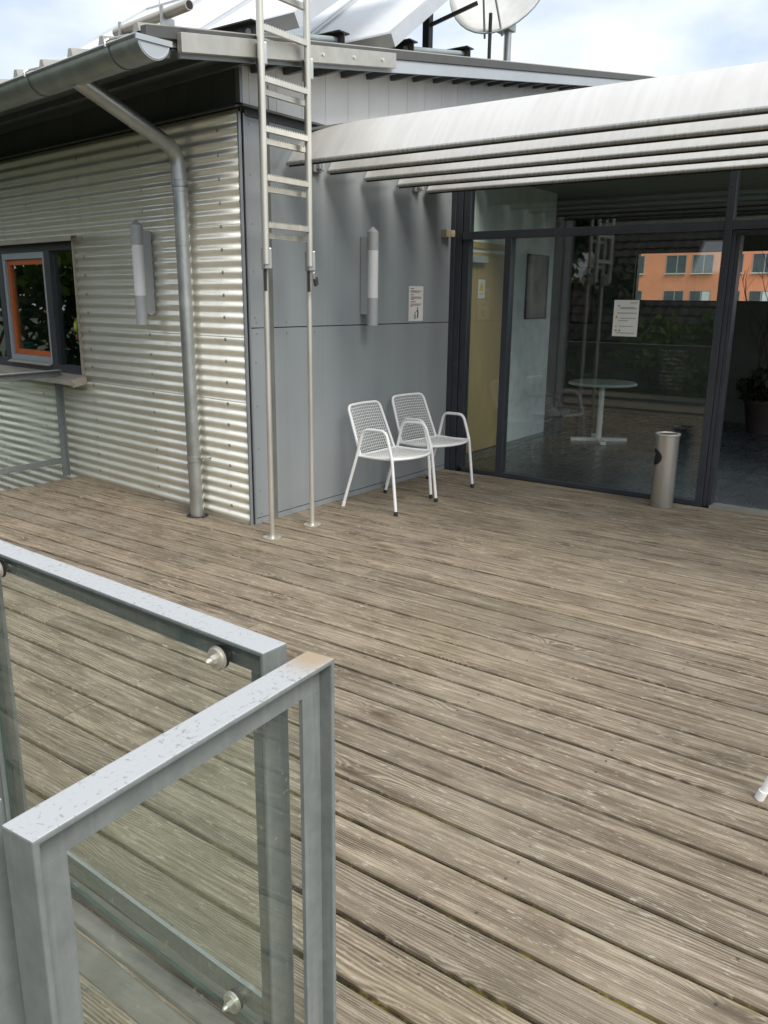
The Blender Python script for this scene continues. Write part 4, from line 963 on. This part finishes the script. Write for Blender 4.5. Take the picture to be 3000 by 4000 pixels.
# snow-guard tube near the eave and lightning rod
sg = thing('snow_guard', 'pale round snow guard tube lying along the eave above the gutter', 'snow guard', (0, 0, 0))
e0 = Vector((0.40, -0.757, roofz(0.4, -0.757)+0.105)); e1 = e0+ed*0.75; e1.z = e0.z
tb_ = obj('tube', MB().tube([e0, e1], 0.028, 14), 'sill_metal', sg)
mb = MB().tube([e0-ed*0.002, e0-ed*0.0005], 0.022, 12); obj('tube_end', mb, 'dark_joint', tb_)
for l in (0.22, 0.66):
    q = e0+ed*l; obj('holder', MB().box(q.x-0.008, q.x+0.008, q.y-0.04, q.y+0.05, q.z-0.105, q.z-0.02).box(q.x-0.010, q.x+0.010, q.y-0.036, q.y-0.028, q.z-0.03, q.z+0.035), 'zinc', sg)
lr = thing('lightning_rod', 'thin lightning rod rising behind the snow guard', 'lightning rod', (-1.45, 0.6, zr(-1.45, 0.6)))
obj('rod', MB().cyl((0, 0, 0), (0.0, 0, 1.6), 0.006, 6), 'zinc', lr); obj('base', MB().lathe([(0.06, 0), (0.06, 0.05), (0.012, 0.06), (0.0, 0.06)], n=12), 'zinc', lr)

# small toy stuck to the window, seen through the right pane
ty = thing('window_toy', 'small yellow and orange toy figure behind the fixed pane of the window', 'toy', tuple(wa(-2.47, 0.10, 1.36)), -A_ANG)
obj('head', MB().tube([(0, 0, -0.06), (0, 0, -0.02), (0.0, 0, 0.03), (0, 0, 0.075)], [0.028, 0.042, 0.042, 0.02], 12), 'toy_yellow', ty); obj('body', MB().tube([(-0.02, 0, -0.12), (-0.02, 0, -0.065)], [0.03, 0.02], 10), 'toy_orange', ty)
bx_ = thing('storage_tub', 'pale green plastic tub on the ledge behind the left pane of the window', 'tub', tuple(wa(-4.02, 0.27, 0.96)), -A_ANG)
obj('tub', MB().lathe([(0.0, 0.0), (0.12, 0.0), (0.14, 0.18), (0.132, 0.18), (0.112, 0.01), (0.0, 0.01)], n=20), 'toy_green', bx_); obj('lid', MB().lathe([(0.0, 0.20), (0.13, 0.192), (0.145, 0.181), (0.1, 0.181)], n=20), 'toy_green', bx_)
tag(obj('window_ledge', MB().box(-4.9, -2.3, 0.125, 0.42, 0.93, 0.958), 'room_white', None, rz=-A_ANG), 'white inner ledge behind the window of the corrugated wall', 'ledge')

# ------------------------------------------------------------------ orange apartment block seen through the foyer
OY = 65.0
OB = thing('apartment_block', 'orange rendered apartment block seen through the strip window', 'building', (-12, OY, -3.4))
obj('wall', MB().box(-26, 32, 0.02, 12, 0, 15), 'render_orange', OB)
wins = []
for row, zt in enumerate((5.24, 2.50, 7.98, -0.24)):
    for x0, w in ((-24.6, 1.7), (-22.0, 1.7), (-20.75, 1.05), (-17.95, 1.62), (-15.88, 1.62), (-13.2, 1.15), (-11.4, 1.62), (-8.0, 1.62), (-5.9, 1.62)):
        if x0 == -22.0: continue
        wins.append((x0+12, w, zt+3.4, row))
rw = random.Random(5)
for x0, w, zt, row in wins:
    h = 1.42
    wn = obj('window', MB().box(x0, x0+w, -0.02, 0.019, zt-h, zt-h+0.05).box(x0, x0+w, -0.02, 0.019, zt-0.05, zt).box(x0, x0+0.05, -0.02, 0.019, zt-h+0.05, zt-0.05).box(x0+w-0.05, x0+w, -0.02, 0.019, zt-h+0.05, zt-0.05).box(x0+w*0.52, x0+w*0.52+0.08, -0.02, 0.019, zt-h+0.05, zt-0.05), 'frame_far', OB)
    obj('pane', MB().box(x0+0.05, x0+w-0.05, 0.005, 0.018, zt-h+0.05, zt-0.05), 'pane_far', wn)
    obj('sill', MB().box(x0-0.05, x0+w+0.05, -0.16, -0.021, zt-h-0.06, zt-h-0.005), 'blind_far', wn)
    if rw.random() < 0.35: obj('blind', MB().box(x0+w*0.6, x0+w-0.06, -0.006, 0.004, zt-h+0.06, zt-0.06), 'blind_far', wn)

# ------------------------------------------------------------------ neighbour house behind the photographer (mirrored in the glass)
NH = thing('tiled_house', 'neighbouring house with a dark tiled roof and two skylights', 'house', (-4.0, -15.2, -3.4))
obj('wall', MB().box(-11, 9.6, -4.2, 4.2, 0, 4.0), 'house_wall', NH)
ez, rz_ = 4.05, 8.6; ey = 4.9
def rp_(x, t): return (x, ey*(1-t), ez+(rz_-ez)*t)
rf = obj('roof', MB().add([rp_(-11.6, 0), rp_(10.2, 0), rp_(10.2, 1), rp_(-11.6, 1), (10.2, -ey, ez), (-11.6, -ey, ez)], [(0, 1, 2, 3), (3, 2, 4, 5)]), 'roof_tile', NH)
rows = 22
prf = [(i*0.15, 0.035*abs(math.sin(PI*i/2))) for i in range(int(21.8/0.15)+1)]
tl = MB()
for r in range(rows):
    t0, t1 = r/rows, (r+1.12)/rows
    nrm = Vector((0, rz_-ez, ey)).normalized()
    tl = MB().sheet([[Vector(rp_(-11.6+x, t))+nrm*(0.02+h+(0.035 if t == t0 else 0.0)) for x, h in prf] for t in (t0, t1)], False)
    obj('tile_course', tl, 'roof_tile', rf)
for x, t in ((-1.2, 0.38), (2.4, 0.42)):
    nrm = Vector((0, rz_-ez, ey)).normalized(); a_ = Vector(rp_(x, t)); up_ = (Vector(rp_(x, 1))-Vector(rp_(x, 0))).normalized()
    sk = obj('skylight', MB().obox(a_+nrm*0.12, (0.45, 0, 0), up_*0.62, nrm*0.07), 'frame_far', rf)
    obj('skylight_pane', MB().obox(a_+nrm*0.195, (0.38, 0, 0), up_*0.55, nrm*0.004), 'collector_face', rf)

# ------------------------------------------------------------------ trees and shrubs behind the photographer
def tree(label, loc, h, crad, zc, n, mat, seed, clumps=16, leaf=0.10):
    rng = np.random.default_rng(seed); t = thing('tree', label, 'tree', loc, 0, 'trees around the terrace')
    mb = MB(); rr = random.Random(seed); base = Vector((0, 0, 0)); topp = Vector((rr.uniform(-.3, .3), rr.uniform(-.3, .3), h*0.72))
    mb.tube([base, topp*0.35+Vector((0.1, 0.05, 0)), topp*0.7, topp], [0.17, 0.13, 0.09, 0.04], 8)
    cs = []
    for i in range(clumps):
        a = rr.uniform(0, 2*PI); q = math.sqrt(rr.random()); zz = rr.uniform(-0.85, 0.9); rad = crad*math.sqrt(max(0.1, 1-zz*zz*0.8))
        cs.append(Vector((rad*q*math.cos(a), rad*q*math.sin(a), zc+zz*(h-zc)*0.85)))
    for c in cs:
        s_ = topp*min(0.95, max(0.25, (c.z-0.8)/h)); mb.tube([s_, (s_+c)/2+Vector((0, 0, 0.1)), c], [0.05, 0.03, 0.012], 5)
    obj('trunk', mb, 'bark', t)
    v, f = [], []
    for c in cs:
        r_ = crad*rr.uniform(0.28, 0.46)
        v2, f2 = leaves(n//clumps, tuple(c), (r_, r_, r_*0.7), leaf, rng); o = len(v); v += v2; f += [tuple(i+o for i in q) for q in f2]
    obj('crown', MB().add(v, f), mat, t); return t
tree('broad light green tree behind the terrace railing', (1.7, -6.6, -3.4), 5.3, 1.9, 3.6, 6000, 'leaf_green', 11)
tree('bushy green tree crowding the deck edge left of the light green tree', (-1.0, -7.6, -3.4), 4.7, 1.6, 3.2, 4200, 'leaf_green', 12)
tree('tall dark tree at the corner of the deck', (-5.8, -7.0, -3.4), 9.0, 2.4, 5.6, 5200, 'leaf_dark', 13, 22, 0.13)
tree('tall green tree facing the corrugated wall', (-9.6, -5.2, -3.4), 9.6, 2.7, 5.6, 5200, 'leaf_green', 14, 22, 0.14)
tree('dark tree at the far end of the corrugated wall', (-11.5, -1.4, -3.4), 9.0, 2.6, 5.2, 4800, 'leaf_dark', 15, 22, 0.14)
tree('added tall dark tree blocking light from the corner between deck and tiled house', (-4.4, -8.5, -3.4), 9.2, 2.2, 5.8, 5200, 'leaf_dark', 17, 22, 0.13)  # unseen tree added as an occluder to darken the upper corrugated wall
tree('added leafy green tree shading the corrugated wall close to its far end', (-8.2, -3.9, -3.4), 8.6, 2.0, 5.4, 4800, 'leaf_green', 18, 20, 0.12)  # second added occluder, keeps low sky light off the corrugated wall
tree('green tree standing in front of the tiled house gable', (-7.2, -10.5, -3.4), 8.0, 2.3, 5.0, 4200, 'leaf_green', 16, 20, 0.13)
